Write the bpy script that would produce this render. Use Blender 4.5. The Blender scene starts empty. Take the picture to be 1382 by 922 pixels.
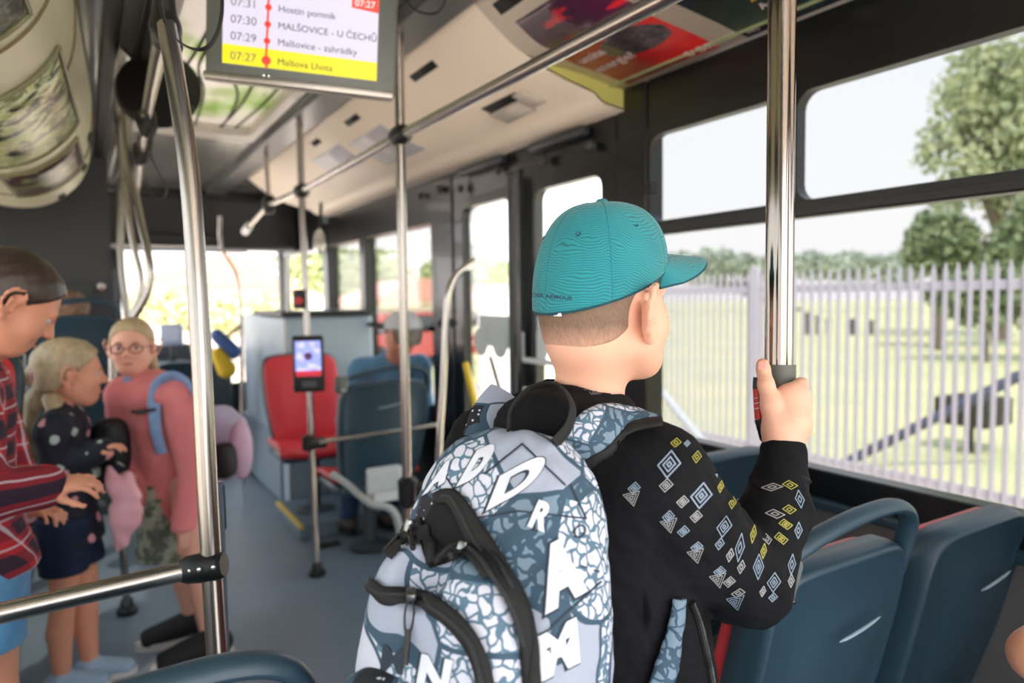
import bpy, bmesh, math, random
import numpy as np
from mathutils import Vector, Matrix
from mathutils.bvhtree import BVHTree
import openvdb as vdb

SC = bpy.context.scene
COL = SC.collection
random.seed(7)
PI = math.pi

# ------------------------------------------------------------------ camera
F = 950.0
TH, PH, RO = math.radians(31.2), math.radians(3.55), 0.0129
CAM = np.array([0.0, 0.0, 1.45])
_d = np.array([math.sin(TH)*math.cos(PH), math.cos(TH)*math.cos(PH), -math.sin(PH)])
_r0 = np.array([math.cos(TH), -math.sin(TH), 0.0])
_u0 = np.cross(_r0, _d)
_r = _r0*math.cos(RO) - _u0*math.sin(RO)
_u = _u0*math.cos(RO) + _r0*math.sin(RO)
cd = bpy.data.cameras.new('camera')
cd.sensor_width = 36.0
cd.lens = F/1382*36
cd.clip_start = 0.02
cd.clip_end = 500
cd.dof.use_dof = True
cd.dof.focus_distance = 0.97
cd.dof.aperture_fstop = 2.9
cam = bpy.data.objects.new('camera', cd)
COL.objects.link(cam)
M = Matrix(((_r[0], _u[0], -_d[0], CAM[0]), (_r[1], _u[1], -_d[1], CAM[1]), (_r[2], _u[2], -_d[2], CAM[2]), (0, 0, 0, 1)))
cam.matrix_world = M
SC.camera = cam

# ------------------------------------------------------------------ light
SKY, SUN, EXPO = 2.6, 7.0, 0.75
vs = SC.view_settings
vs.view_transform = 'Standard'
vs.look = 'None'
vs.gamma = 1
vs.use_curve_mapping = False
vs.exposure = EXPO
SC.cycles.use_denoising = True
SC.cycles.max_bounces = 10
SC.cycles.transparent_max_bounces = 16
SC.cycles.sample_clamp_indirect = 6
w = bpy.data.worlds.new('sky')
SC.world = w
w.use_nodes = True
nt = w.node_tree
bg = nt.nodes['Background']
tc = nt.nodes.new('ShaderNodeTexCoord')
sx = nt.nodes.new('ShaderNodeSeparateXYZ')
cr = nt.nodes.new('ShaderNodeValToRGB')
cr.color_ramp.elements[0].position = 0.0
cr.color_ramp.elements[0].color = (0.98, 0.95, 0.97, 1)
cr.color_ramp.elements[1].position = 0.75
cr.color_ramp.elements[1].color = (0.70, 0.84, 1.0, 1)
e = cr.color_ramp.elements.new(0.22)
e.color = (0.95, 0.96, 1.0, 1)
nt.links.new(tc.outputs['Generated'], sx.inputs[0])
nt.links.new(sx.outputs['Z'], cr.inputs[0])
nt.links.new(cr.outputs[0], bg.inputs[0])
bg.inputs[1].default_value = SKY
sd = bpy.data.lights.new('sun', 'SUN')
sd.energy = SUN
sd.angle = 0.02
sd.color = (1.0, 0.93, 0.82)
so = bpy.data.objects.new('sun', sd)
COL.objects.link(so)
so.rotation_euler = Vector((0.42, 0.50, -0.88)).to_track_quat('-Z', 'Y').to_euler()

# ------------------------------------------------------------------ helpers
def ray(px, py):
    return _d + _r*((px-691)/F) - _u*((py-461)/F)
def P(px, py, z):
    return CAM + ray(px, py)*z
def PZ(px, py, Z):
    d = ray(px, py); return CAM + d*((Z-CAM[2])/d[2])
def PX(px, py, X):
    d = ray(px, py); return CAM + d*(X/d[0])
def PY(px, py, Y):
    d = ray(px, py); return CAM + d*(Y/d[1])
def V(*a):
    return np.array(a, float)
def nrm(v):
    v = np.array(v, float); return v/np.linalg.norm(v)

def lin(c):
    return tuple(((x/255/12.92) if x/255 <= .04045 else ((x/255+.055)/1.055)**2.4) for x in c)

class NT:
    """small node helper"""
    def __init__(s, name):
        s.m = bpy.data.materials.new(name); s.m.use_nodes = True
        s.t = s.m.node_tree; s.b = s.t.nodes['Principled BSDF']; s.out = s.t.nodes['Material Output']
    def n(s, typ, **kw):
        o = s.t.nodes.new('ShaderNode'+typ)
        for k, v in kw.items(): setattr(o, k, v)
        return o
    def l(s, a, b): s.t.links.new(a, b)
    def val(s, x, sock):
        if hasattr(x, 'is_linked') or isinstance(x, bpy.types.NodeSocket): s.l(x, sock)
        else: sock.default_value = x
    def math(s, op, a, b=0.0, c=0.0):
        o = s.n('Math', operation=op)
        s.val(a, o.inputs[0]); s.val(b, o.inputs[1])
        if len(o.inputs) > 2: s.val(c, o.inputs[2])
        return o.outputs[0]
    def mix(s, f, a, b):
        o = s.n('Mix', data_type='RGBA')
        s.val(f, o.inputs[0])
        for x, k in ((a, 6), (b, 7)):
            if isinstance(x, tuple): o.inputs[k].default_value = (*x[:3], 1)
            else: s.l(x, o.inputs[k])
        return o.outputs[2]
    def coord(s, which='Object', scale=(1, 1, 1), rot=(0, 0, 0)):
        t = s.n('TexCoord'); m = s.n('Mapping')
        s.l(t.outputs[which], m.inputs[0]); m.inputs['Scale'].default_value = scale; m.inputs['Rotation'].default_value = rot
        return m.outputs[0]
    def noise(s, co, scale, detail=3, rough=.5, dist=0.0):
        o = s.n('TexNoise'); s.l(co, o.inputs['Vector'])
        o.inputs['Scale'].default_value = scale; o.inputs['Detail'].default_value = detail
        o.inputs['Roughness'].default_value = rough; o.inputs['Distortion'].default_value = dist
        return o.outputs[0]
    def voro(s, co, scale, feature='F1', out=0, rnd=1.0):
        o = s.n('TexVoronoi', feature=feature); s.l(co, o.inputs['Vector']); o.inputs['Scale'].default_value = scale
        o.inputs['Randomness'].default_value = rnd
        return o.outputs[out]
    def step(s, x, t, w=.02):
        o = s.n('MapRange'); s.l(x, o.inputs[0]); o.inputs[1].default_value = t-w; o.inputs[2].default_value = t+w
        return o.outputs[0]
    def color(s, c):
        if isinstance(c, tuple): s.b.inputs['Base Color'].default_value = (*c[:3], 1)
        else: s.l(c, s.b.inputs['Base Color'])
    def bump(s, h, strength=.3, dist=.002):
        o = s.n('Bump'); s.l(h, o.inputs['Height']); o.inputs['Strength'].default_value = strength; o.inputs['Distance'].default_value = dist
        s.l(o.outputs[0], s.b.inputs['Normal'])

_mc = {}
def mat(name, c, rough=.5, metal=0.0, var=0.0, vs_=40, bump=0.0, bs=200, spec=None, sss=0.0, coat=0.0, emit=0.0):
    if name in _mc: return _mc[name]
    t = NT(name); c = lin(c)
    t.b.inputs['Roughness'].default_value = rough
    t.b.inputs['Metallic'].default_value = metal
    if spec is not None: t.b.inputs['Specular IOR Level'].default_value = spec
    if coat: t.b.inputs['Coat Weight'].default_value = coat
    if sss:
        t.b.inputs['Subsurface Weight'].default_value = sss
        t.b.inputs['Subsurface Radius'].default_value = (.012, .005, .003)
        t.b.inputs['Subsurface Scale'].default_value = .6
    co = t.coord()
    v = var if var else .04
    nz = t.noise(co, vs_, 4)
    t.color(t.mix(nz, tuple(x*(1-v) for x in c), tuple(min(1, x*(1+v)) for x in c)))
    if bump: t.bump(t.noise(co, bs, 3), bump)
    if emit:
        t.b.inputs['Emission Color'].default_value = (*c, 1); t.b.inputs['Emission Strength'].default_value = emit
    _mc[name] = t.m
    return t.m

def glass(name, tint, refl=.06, rough=0.0):
    if name in _mc: return _mc[name]
    t = NT(name)
    tr = t.n('BsdfTransparent'); tr.inputs[0].default_value = (*tint, 1)
    gl = t.n('BsdfGlossy'); gl.inputs['Roughness'].default_value = rough
    co = t.coord(); nz = t.noise(co, 3, 2)
    fr = t.n('LayerWeight'); fr.inputs[0].default_value = .12
    f = t.math('MULTIPLY', fr.outputs['Fresnel'], t.math('MULTIPLY_ADD', nz, .1, .9))
    f = t.math('MULTIPLY', f, refl/.06*.8)
    mx = t.n('MixShader'); t.l(f, mx.inputs[0]); t.l(tr.outputs[0], mx.inputs[1]); t.l(gl.outputs[0], mx.inputs[2])
    t.l(mx.outputs[0], t.out.inputs[0])
    _mc[name] = t.m
    return t.m

OFF = {}
def mkobj(name, verts, faces, mats, parent=None, smooth=True, midx=None, autosm=None):
    off = OFF.get(parent.name, V(0, 0, 0)) if parent else V(0, 0, 0)
    vv = np.asarray(verts, float) - off
    me = bpy.data.meshes.new(name)
    me.from_pydata(vv.tolist(), [], faces if isinstance(faces, list) else faces.tolist())
    if not isinstance(mats, (list, tuple)): mats = [mats]
    for m in mats: me.materials.append(m)
    if midx is not None: me.polygons.foreach_set('material_index', np.asarray(midx, dtype=np.int32))
    if smooth: me.polygons.foreach_set('use_smooth', [True]*len(me.polygons))
    me.update()
    if smooth and autosm:
        bm = bmesh.new(); bm.from_mesh(me)
        for ed in bm.edges:
            if len(ed.link_faces) == 2 and ed.calc_face_angle(0) > autosm: ed.smooth = False
        bm.to_mesh(me); bm.free()
    o = bpy.data.objects.new(name, me)
    COL.objects.link(o)
    if parent: o.parent = parent; OFF[o.name] = off
    return o

def empty(name, loc, label=None, cat=None, group=None, kind=None):
    o = bpy.data.objects.new(name, None); COL.objects.link(o)
    o.location = tuple(map(float, loc)); OFF[o.name] = V(*loc); o.empty_display_size = .05
    return tag(o, label, cat, group, kind)
def tag(o, label=None, cat=None, group=None, kind=None):
    if label: o['label'] = label
    if cat: o['category'] = cat
    if group: o['group'] = group
    if kind: o['kind'] = kind
    return o
def copy_tree(o, parent=None):
    c = o.copy(); COL.objects.link(c)
    if parent: c.parent = parent
    for ch in [x for x in bpy.data.objects if x.parent == o]: copy_tree(ch, c)
    return c

class MB:
    """mesh builder"""
    def __init__(s): s.v = []; s.f = []; s.m = []; s.cm = 0
    def add(s, vs_, fs):
        n = len(s.v); s.v += [tuple(map(float, x)) for x in vs_]
        for f in fs: s.f.append(tuple(i+n for i in f)); s.m.append(s.cm)
        return s
    def box(s, lo, hi, bev=0.0):
        lo = np.minimum(lo, hi); hi = np.maximum(V(*lo), V(*hi)) if False else np.maximum(lo, hi)
        return s.obox((np.array(lo)+np.array(hi))/2, (np.array(hi)-np.array(lo))/2, np.eye(3), bev)
    def obox(s, c, h, R, bev=0.0):
        """oriented box, columns of R are its axes, edges chamfered by bev"""
        c = np.array(c, float); h = np.array(h, float); R = np.array(R, float)
        b = min(bev, min(h)*.9)
        if b <= 0:
            vs_ = [c+R@(h*V(x, y, z)) for x in (-1, 1) for y in (-1, 1) for z in (-1, 1)]
            return s.add(vs_, [(0, 1, 3, 2), (4, 6, 7, 5), (0, 4, 5, 1), (2, 3, 7, 6), (0, 2, 6, 4), (1, 5, 7, 3)])
        bm = bmesh.new(); bmesh.ops.create_cube(bm, size=2)
        for v in bm.verts: v.co = Vector(h*np.array(v.co))
        bmesh.ops.bevel(bm, geom=list(bm.edges), offset=b, segments=2, affect='EDGES', profile=.5)
        bm.verts.ensure_lookup_table()
        vs_ = [c+R@np.array(v.co) for v in bm.verts]; fs = [tuple(v.index for v in f.verts) for f in bm.faces]
        bm.free(); return s.add(vs_, fs)
    def tube(s, pts, r, n=14, flat=None, ref=(0, 0, 1), cap=True):
        """swept tube; r number or list; flat=(a,b) scales the two cross axes"""
        pts = [np.array(p, float) for p in pts]; m = len(pts)
        rs = [r]*m if np.isscalar(r) else list(r)
        fa, fb = flat if flat else (1, 1)
        vs_ = []; ref = nrm(ref); prev = None
        for i in range(m):
            t = nrm(pts[min(i+1, m-1)]-pts[max(i-1, 0)])
            a = (ref if prev is None else prev); a = a-t*np.dot(a, t)
            if np.linalg.norm(a) < 1e-4: a = np.cross(t, V(1, 0, 0)); 
            if np.linalg.norm(a) < 1e-4: a = np.cross(t, V(0, 1, 0))
            a = nrm(a); b = np.cross(t, a); prev = a
            for k in range(n):
                an = 2*PI*k/n
                vs_.append(pts[i]+(a*math.cos(an)*fa+b*math.sin(an)*fb)*rs[i])
        fs = [(i*n+k, i*n+(k+1) % n, (i+1)*n+(k+1) % n, (i+1)*n+k) for i in range(m-1) for k in range(n)]
        if cap: fs += [tuple(range(n))[::-1], tuple((m-1)*n+k for k in range(n))]
        return s.add(vs_, fs)
    def lathe(s, prof, c=(0, 0, 0), R=None, n=24):
        """profile (r,h) spun about local z"""
        R = np.eye(3) if R is None else np.array(R); c = np.array(c, float)
        vs_ = [c+R@V(r*math.cos(2*PI*k/n), r*math.sin(2*PI*k/n), h) for r, h in prof for k in range(n)]
        m = len(prof)
        fs = [(i*n+k, i*n+(k+1) % n, (i+1)*n+(k+1) % n, (i+1)*n+k) for i in range(m-1) for k in range(n)]
        fs += [tuple(range(n))[::-1], tuple((m-1)*n+k for k in range(n))]
        return s.add(vs_, fs)
    def prism(s, loop, vec):
        loop = [np.array(p, float) for p in loop]; n = len(loop); vec = np.array(vec, float)
        vs_ = loop+[p+vec for p in loop]
        fs = [tuple(range(n))[::-1], tuple(range(n, 2*n))]+[(i, (i+1) % n, n+(i+1) % n, n+i) for i in range(n)]
        return s.add(vs_, fs)
    def grid(s, rows, closed=False):
        """rows of points to quads"""
        nr = len(rows); nc = len(rows[0])
        vs_ = [p for row in rows for p in row]
        cc = nc if closed else nc-1
        fs = [(i*nc+j, i*nc+(j+1) % nc, (i+1)*nc+(j+1) % nc, (i+1)*nc+j) for i in range(nr-1) for j in range(cc)]
        return s.add(vs_, fs)
    def ring(s, outer, inner, vec):
        """frame between two loops of equal count, extruded by vec"""
        n = len(outer); vec = np.array(vec, float)
        A = [np.array(p, float) for p in outer]; B = [np.array(p, float) for p in inner]
        vs_ = A+B+[p+vec for p in A]+[p+vec for p in B]
        fs = []
        for i in range(n):
            j = (i+1) % n
            fs += [(i, j, n+j, n+i), (2*n+i, 3*n+i, 3*n+j, 2*n+j), (i, 2*n+i, 2*n+j, j), (n+i, n+j, 3*n+j, 3*n+i)]
        return s.add(vs_, fs)
    def build(s, name, mats, parent=None, smooth=True, auto=.6, thick=0.0):
        o = mkobj(name, s.v, s.f, mats, parent, smooth, s.m, auto)
        bm = bmesh.new(); bm.from_mesh(o.data); bmesh.ops.recalc_face_normals(bm, faces=bm.faces); bm.to_mesh(o.data); bm.free()
        if thick:
            md = o.modifiers.new('thickness', 'SOLIDIFY'); md.thickness = thick; md.offset = 0
        return o

def rrect(a0, a1, b0, b1, r, n=5):
    """rounded rectangle in 2D, matching outer rectangle loop"""
    inn = []; out = []
    for (ca, cb, st, oa, ob) in ((a1-r, b1-r, 0, a1, b1), (a0+r, b1-r, 90, a0, b1), (a0+r, b0+r, 180, a0, b0), (a1-r, b0+r, 270, a1, b0)):
        for k in range(n+1):
            an = math.radians(st+90*k/n); inn.append((ca+r*math.cos(an), cb+r*math.sin(an)))
    return inn
def frame_loops(a0, a1, b0, b1, wl, wr, wb, wt, r, n=5):
    inn = rrect(a0+wl, a1-wr, b0+wb, b1-wt, r, n); out = []
    cx, cy = (a0+a1)/2, (b0+b1)/2
    for i, (x, y) in enumerate(inn):
        q = i//(n+1); k = i % (n+1)
        X = a1 if q in (0, 3) else a0; Y = b1 if q in (0, 1) else b0
        f = k/n
        if q == 0: p = (X, y+(Y-y)*min(1, 2*f)) if f <= .5 else (x+(X-x)*min(1, 2*(1-f)), Y)
        elif q == 1: p = (x+(X-x)*min(1, 2*f), Y) if f <= .5 else (X, y+(Y-y)*min(1, 2*(1-f)))
        elif q == 2: p = (X, y+(Y-y)*min(1, 2*f)) if f <= .5 else (x+(X-x)*min(1, 2*(1-f)), Y)
        else: p = (x+(X-x)*min(1, 2*f), Y) if f <= .5 else (X, y+(Y-y)*min(1, 2*(1-f)))
        out.append(p)
    return out, inn

def smoothline(pts, n=8):
    """Catmull-Rom"""
    pts = [np.array(p, float) for p in pts]; q = [2*pts[0]-pts[1]]+pts+[2*pts[-1]-pts[-2]]; out = []
    for i in range(1, len(q)-2):
        for k in range(n):
            t = k/n; a, b, c, d = q[i-1], q[i], q[i+1], q[i+2]
            out.append(.5*((2*b)+(c-a)*t+(2*a-5*b+4*c-d)*t*t+(3*b-a-3*c+d)*t**3))
    out.append(pts[-1]); return out

# ------------------------------------------------------------------ distance-field modelling (organic shapes)
class SDF:
    def __init__(s, lo, hi, vox):
        s.lo = np.array(lo, float); s.vox = vox
        s.n = np.ceil((np.array(hi)-s.lo)/vox).astype(int)+1
        s.a = np.full(s.n, 1.0, np.float32)
    def blk(s, lo, hi):
        i0 = np.clip(np.floor((np.array(lo)-s.lo)/s.vox).astype(int), 0, s.n-1)
        i1 = np.clip(np.ceil((np.array(hi)-s.lo)/s.vox).astype(int)+1, 1, s.n)
        sl = tuple(slice(a, max(b, a+1)) for a, b in zip(i0, i1))
        ax = [(s.lo[k]+np.arange(sl[k].start, sl[k].stop)*s.vox).astype(np.float32) for k in range(3)]
        return sl, ax[0][:, None, None], ax[1][None, :, None], ax[2][None, None, :]
    def comb(s, sl, d, k, op):
        a = s.a[sl]
        if op == 'u':
            if k > 0:
                h = np.maximum(k-np.abs(a-d), 0)/k; s.a[sl] = np.minimum(a, d)-h*h*k*.25
            else: s.a[sl] = np.minimum(a, d)
        else:
            d = -d
            h = np.maximum(k-np.abs(a-d), 0)/k if k > 0 else 0
            s.a[sl] = np.maximum(a, d)+h*h*k*.25
    def cap(s, a, b, ra, rb=None, k=.01, op='u', flat=None):
        """tapered capsule; flat=(axis, factor<1) squashes along axis"""
        rb = ra if rb is None else rb; a = np.array(a, float); b = np.array(b, float)
        R = max(ra, rb)+k*1.5+3*s.vox
        sl, x, y, z = s.blk(np.minimum(a, b)-R, np.maximum(a, b)+R)
        if flat is not None:
            n = nrm(flat[0]); f = flat[1]
            S = np.eye(3)+(1/f-1)*np.outer(n, n)
            X = S[0, 0]*(x-a[0])+S[0, 1]*(y-a[1])+S[0, 2]*(z-a[2])
            Y = S[1, 0]*(x-a[0])+S[1, 1]*(y-a[1])+S[1, 2]*(z-a[2])
            Z = S[2, 0]*(x-a[0])+S[2, 1]*(y-a[1])+S[2, 2]*(z-a[2])
            ab = S@(b-a); mul = f**.5
        else: X, Y, Z, ab, mul = x-a[0], y-a[1], z-a[2], b-a, 1
        L = float(ab@ab) or 1e-9
        t = np.clip((X*ab[0]+Y*ab[1]+Z*ab[2])/L, 0, 1)
        d = np.sqrt((X-t*ab[0])**2+(Y-t*ab[1])**2+(Z-t*ab[2])**2)-(ra+(rb-ra)*t)
        s.comb(sl, (d*mul).astype(np.float32), k, op); return s
    def chain(s, pts, rs, k=.01, op='u', flat=None):
        for i in range(len(pts)-1): s.cap(pts[i], pts[i+1], rs[i], rs[i+1], k, op, flat)
        return s
    def ell(s, c, r, R=None, k=.01, op='u', p=2.0):
        c = np.array(c, float); r = np.array(r, float); R = np.eye(3) if R is None else np.array(R)
        m = max(r)+k*1.5+3*s.vox
        ext = (np.abs(R)@r)+k*1.5+3*s.vox
        sl, x, y, z = s.blk(c-ext, c+ext)
        X, Y, Z = x-c[0], y-c[1], z-c[2]
        q = [(R[0, i]*X+R[1, i]*Y+R[2, i]*Z)/r[i] for i in range(3)]
        if p == 2.0: g = np.sqrt(q[0]**2+q[1]**2+q[2]**2)
        else: g = (np.abs(q[0])**p+np.abs(q[1])**p+np.abs(q[2])**p)**(1/p)
        q2 = np.sqrt((q[0]/r[0])**2+(q[1]/r[1])**2+(q[2]/r[2])**2)
        d = g*(g-1)/np.maximum(q2, 1e-6) if p == 2.0 else (g-1)*min(r)
        s.comb(sl, d.astype(np.float32), k, op); return s
    def box(s, c, h, R=None, rd=.01, k=.01, op='u'):
        c = np.array(c, float); h = np.array(h, float)-rd; R = np.eye(3) if R is None else np.array(R)
        ext = (np.abs(R)@(h+rd))+k*1.5+3*s.vox
        sl, x, y, z = s.blk(c-ext, c+ext)
        X, Y, Z = x-c[0], y-c[1], z-c[2]
        q = [np.abs(R[0, i]*X+R[1, i]*Y+R[2, i]*Z)-h[i] for i in range(3)]
        d = np.sqrt(np.maximum(q[0], 0)**2+np.maximum(q[1], 0)**2+np.maximum(q[2], 0)**2)+np.minimum(np.maximum(np.maximum(q[0], q[1]), q[2]), 0)-rd
        s.comb(sl, d.astype(np.float32), k, op); return s
    def plane(s, p, n, k=.004):
        """keep the side opposite n"""
        n = nrm(n); sl, x, y, z = s.blk(s.lo, s.lo+s.n*s.vox)
        d = (x-p[0])*n[0]+(y-p[1])*n[1]+(z-p[2])*n[2]
        s.comb(sl, (-d).astype(np.float32), k, 's'); return s
    def wave(s, amp, freq, seed=0, lo=None, hi=None):
        """soft cloth undulation"""
        rg = np.random.RandomState(seed); sl, x, y, z = s.blk(s.lo if lo is None else lo, s.lo+s.n*s.vox if hi is None else hi)
        acc = 0
        for i in range(4):
            d = rg.randn(3)*freq; e_ = rg.randn(3)*freq*.6
            acc = acc+np.sin(x*d[0]+y*d[1]+z*d[2]+rg.rand()*6+1.5*np.sin(x*e_[0]+y*e_[1]+z*e_[2]))
        s.a[sl] += (acc*amp/3).astype(np.float32); return s
    def mesh(s):
        a = s.a.copy()
        for ax in range(3):
            for e_ in (0, -1):
                ix = [slice(None)]*3; ix[ax] = e_; a[tuple(ix)] = np.maximum(a[tuple(ix)], s.vox)
        a = np.clip(a/s.vox, -4, 4).astype(np.float32)
        g = vdb.FloatGrid(4.0); g.copyFromArray(a)
        pts, tris, quads = g.convertToPolygons(0.0, 0.0)
        v = pts.astype(float)*s.vox+s.lo
        q = quads[quads.max(axis=1) < len(v)] if len(quads) else quads
        # orientation from signed volume
        if len(q):
            A, B, C_ = v[q[:, 0]], v[q[:, 1]], v[q[:, 2]]
            vol = np.einsum('ij,ij->i', A-v.mean(0), np.cross(B-v.mean(0), C_-v.mean(0))).sum()
            if vol < 0: q = q[:, ::-1]; tris = tris[:, ::-1]
        return v, [tuple(int(i) for i in r) for r in q]+[tuple(int(i) for i in r) for r in tris]
    def build(s, name, mats, parent=None, pick=None):
        v, f = s.mesh(); midx = None
        if pick is not None:
            cen = np.array([v[list(x)].mean(0) for x in f]); midx = pick(cen)
        o = mkobj(name, v, f, mats, parent, True, midx)
        return o

def obj_bvh(o):
    """BVH in world space (parents are unrotated here)"""
    off = OFF.get(o.name, V(0, 0, 0)); me = o.data
    vv = [Vector(np.array(x.co)+off) for x in me.vertices]
    return BVHTree.FromPolygons(vv, [tuple(p.vertices) for p in me.polygons])
def hit(bvh, px, py, lift=0.0):
    d = Vector(ray(px, py)).normalized(); o = Vector(CAM)
    loc, no, ix, di = bvh.ray_cast(o, d)
    if loc is None: return None
    if no.dot(d) > 0: no = -no
    return np.array(loc+no*lift), np.array(no)

def basis(fwd, up=(0, 0, 1)):
    """columns: right, forward, up"""
    f = nrm(fwd); r = nrm(np.cross(f, up)); u = np.cross(r, f)
    return np.stack([r, f, u], 1)
def heading(deg, pitch=0, roll=0):
    """compass heading: 0 = +Y, clockwise towards +X; pitch up positive; roll towards right shoulder positive"""
    a = math.radians(deg); p = math.radians(pitch)
    B = basis((math.sin(a)*math.cos(p), math.cos(a)*math.cos(p), math.sin(p)))
    if roll:
        r = math.radians(roll); r_, f, u = B[:, 0], B[:, 1], B[:, 2]
        B = np.stack([r_*math.cos(r)-u*math.sin(r), f, u*math.cos(r)+r_*math.sin(r)], 1)
    return B

def text_mesh(txt, bold=0.0, sub=.12):
    """flat text as vertices + triangles, height about 1"""
    cu = bpy.data.curves.new('lettering', 'FONT'); cu.body = txt; cu.size = 1.0; cu.offset = bold; cu.align_x = 'LEFT'
    o = bpy.data.objects.new('lettering', cu); COL.objects.link(o)
    dg = bpy.context.evaluated_depsgraph_get(); dg.update()
    me = bpy.data.meshes.new_from_object(o.evaluated_get(dg))
    bpy.data.objects.remove(o); bpy.data.curves.remove(cu)
    bm = bmesh.new(); bm.from_mesh(me); bmesh.ops.triangulate(bm, faces=bm.faces)
    for _ in range(5):
        ed = [x for x in bm.edges if x.calc_length() > sub]
        if not ed: break
        bmesh.ops.subdivide_edges(bm, edges=ed, cuts=1); bmesh.ops.triangulate(bm, faces=bm.faces)
    bm.verts.ensure_lookup_table()
    v = [np.array(x.co) for x in bm.verts]; f = [tuple(q.index for q in p.verts) for p in bm.faces]
    bm.free(); bpy.data.meshes.remove(me)
    return v, f
def text_plane(mb, txt, o, ux, uy, size, bold=0.0, lift=0.0):
    """text on a plane at origin o along ux, up uy"""
    v, f = text_mesh(txt, bold, 5)
    n = nrm(np.cross(ux, uy))
    mb.add([np.array(o)+np.array(ux)*p[0]*size+np.array(uy)*p[1]*size+n*lift for p in v], f)
# ------------------------------------------------------------------ materials
XR, XL, TF = 1.80, -0.70, 7.6       # right wall, left wall, windscreen
STEEL = mat('brushed_steel', (176, 170, 164), .27, 1.0, var=.08, vs_=12)
STEELD = mat('satin_steel', (170, 166, 160), .38, 1.0, var=.06)
BLACK = mat('black_plastic', (15, 16, 18), .45, bump=.1)
BLACKR = mat('black_rubber', (9, 10, 11), .7)
TRIM = mat('black_window_trim', (10, 13, 16), .32, coat=.2)
BEIGE = mat('beige_panel', (236, 222, 203), .42, var=.03, vs_=4)
SEAM = mat('panel_seam', (120, 105, 70), .7)
GREYP = mat('grey_panel', (150, 160, 168), .5)
DARKP = mat('dark_grey_panel', (62, 68, 74), .5)
SEATB = mat('seat_blue_grey_plastic', (42, 66, 80), .40, var=.06, vs_=6, bump=.05, bs=600)
SEATR = mat('seat_red_plastic', (206, 52, 60), .42, var=.06, bump=.1, bs=300)
SCREW = mat('bright_screw', (225, 225, 225), .2, 1.0)
WHITEP = mat('white_plastic', (228, 230, 232), .4)
GLS = glass('tinted_glass', (.476, .480, .476))
GLSC = glass('clear_glass', (.86, .90, .89), .09)
GLSF = glass('windscreen_glass', (.82, .82, .80))

def floor_mat():
    t = NT('speckled_vinyl_floor'); co = t.coord()
    v = t.voro(co, 260, 'F1', 0)
    nz = t.noise(co, 2.5, 4)
    base = t.mix(nz, lin((98, 112, 126)), lin((128, 141, 153)))
    sp = t.math('LESS_THAN', v, .22)
    c = t.mix(t.math('MULTIPLY', sp, .5), base, lin((182, 190, 198)))
    t.color(c); t.b.inputs['Roughness'].default_value = .38
    t.bump(t.noise(co, 300, 2), .12); return t.m
FLOOR = floor_mat()

def struct(o, kind='structure'): o['kind'] = kind; return o

# ------------------------------------------------------------------ the bus shell
m = MB(); m.box((XL, -1.9, -.08), (XR, TF+.3, 0)); struct(m.build('floor', FLOOR))
# roof: glossy central ceiling with the opening of the hatch
HX0, HX1, HY0, HY1, ZC = .30, .90, 2.35, 4.55, 2.45
def ceil_mat():
    t = NT('glossy_grey_ceiling'); co = t.coord(scale=(9, .25, 1))
    nz = t.noise(co, 2.0, 3, dist=.6)
    t.color(t.mix(nz, lin((140, 142, 142)), lin((206, 206, 200)))); t.b.inputs['Roughness'].default_value = .16
    t.b.inputs['Metallic'].default_value = .75; t.bump(nz, .35, .006); return t.m
CEIL = ceil_mat()
m = MB()
m.box((XL-.06, -1.9, ZC), (HX0, TF, ZC+.06)); m.box((HX1, -1.9, ZC), (XR+.1, TF, ZC+.06))
m.box((HX0, -1.9, ZC), (HX1, HY0, ZC+.06)); m.box((HX0, HY1, ZC), (HX1, TF, ZC+.06))
struct(m.build('ceiling', CEIL, smooth=False))
m = MB(); m.box((.97, .35, ZC-.05), (1.12, TF-.8, ZC), .008); struct(m.build('trim_1', mat('dark_ceiling_strip', (70, 72, 72), .3), smooth=False))
m = MB(); m.box((.10, .35, ZC-.03), (.155, TF-1.2, ZC), .006); m.box((.215, .35, ZC-.015), (.235, TF-1.2, ZC), .004)
struct(m.build('trim_2', mat('ceiling_channel', (30, 31, 31), .3), smooth=False))

hatch = empty('roof_hatch', (.6, 3.4, ZC), 'glazed roof hatch with dark curved ribs in the ceiling behind the timetable screen', 'hatch')
a, b = frame_loops(HX0-.03, HX1+.03, HY0-.03, HY1+.05, .05, .05, .06, .16, .06)
m = MB(); m.ring([(x, y, ZC-.025) for x, y in a], [(x, y, ZC-.025) for x, y in b], (0, 0, .08))
m.build('hatch_frame', mat('pale_hatch_frame', (205, 200, 192), .35), hatch, smooth=False)
def hatch_mat():
    t = NT('hatch_glass'); tr = t.n('BsdfTransparent'); tl = t.n('BsdfTranslucent'); gl = t.n('BsdfGlossy')
    co = t.coord(); nz = t.step(t.noise(co, 2.2, 2), .52, .08)
    c = t.mix(nz, lin((168, 160, 152)), lin((128, 140, 92)))  # pale and green patches paint the reflected outdoor view into the pane
    t.l(c, tr.inputs[0]); t.l(c, tl.inputs[0]); gl.inputs['Roughness'].default_value = .1
    m1 = t.n('MixShader'); m1.inputs[0].default_value = .75; t.l(tr.outputs[0], m1.inputs[1]); t.l(tl.outputs[0], m1.inputs[2])
    m2 = t.n('MixShader'); m2.inputs[0].default_value = .1; t.l(m1.outputs[0], m2.inputs[1]); t.l(gl.outputs[0], m2.inputs[2])
    t.l(m2.outputs[0], t.out.inputs[0]); return t.m
m = MB(); m.box((HX0, HY0, ZC+.03), (HX1, HY1, ZC+.036)); m.build('pane', hatch_mat(), hatch, smooth=False)
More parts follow.
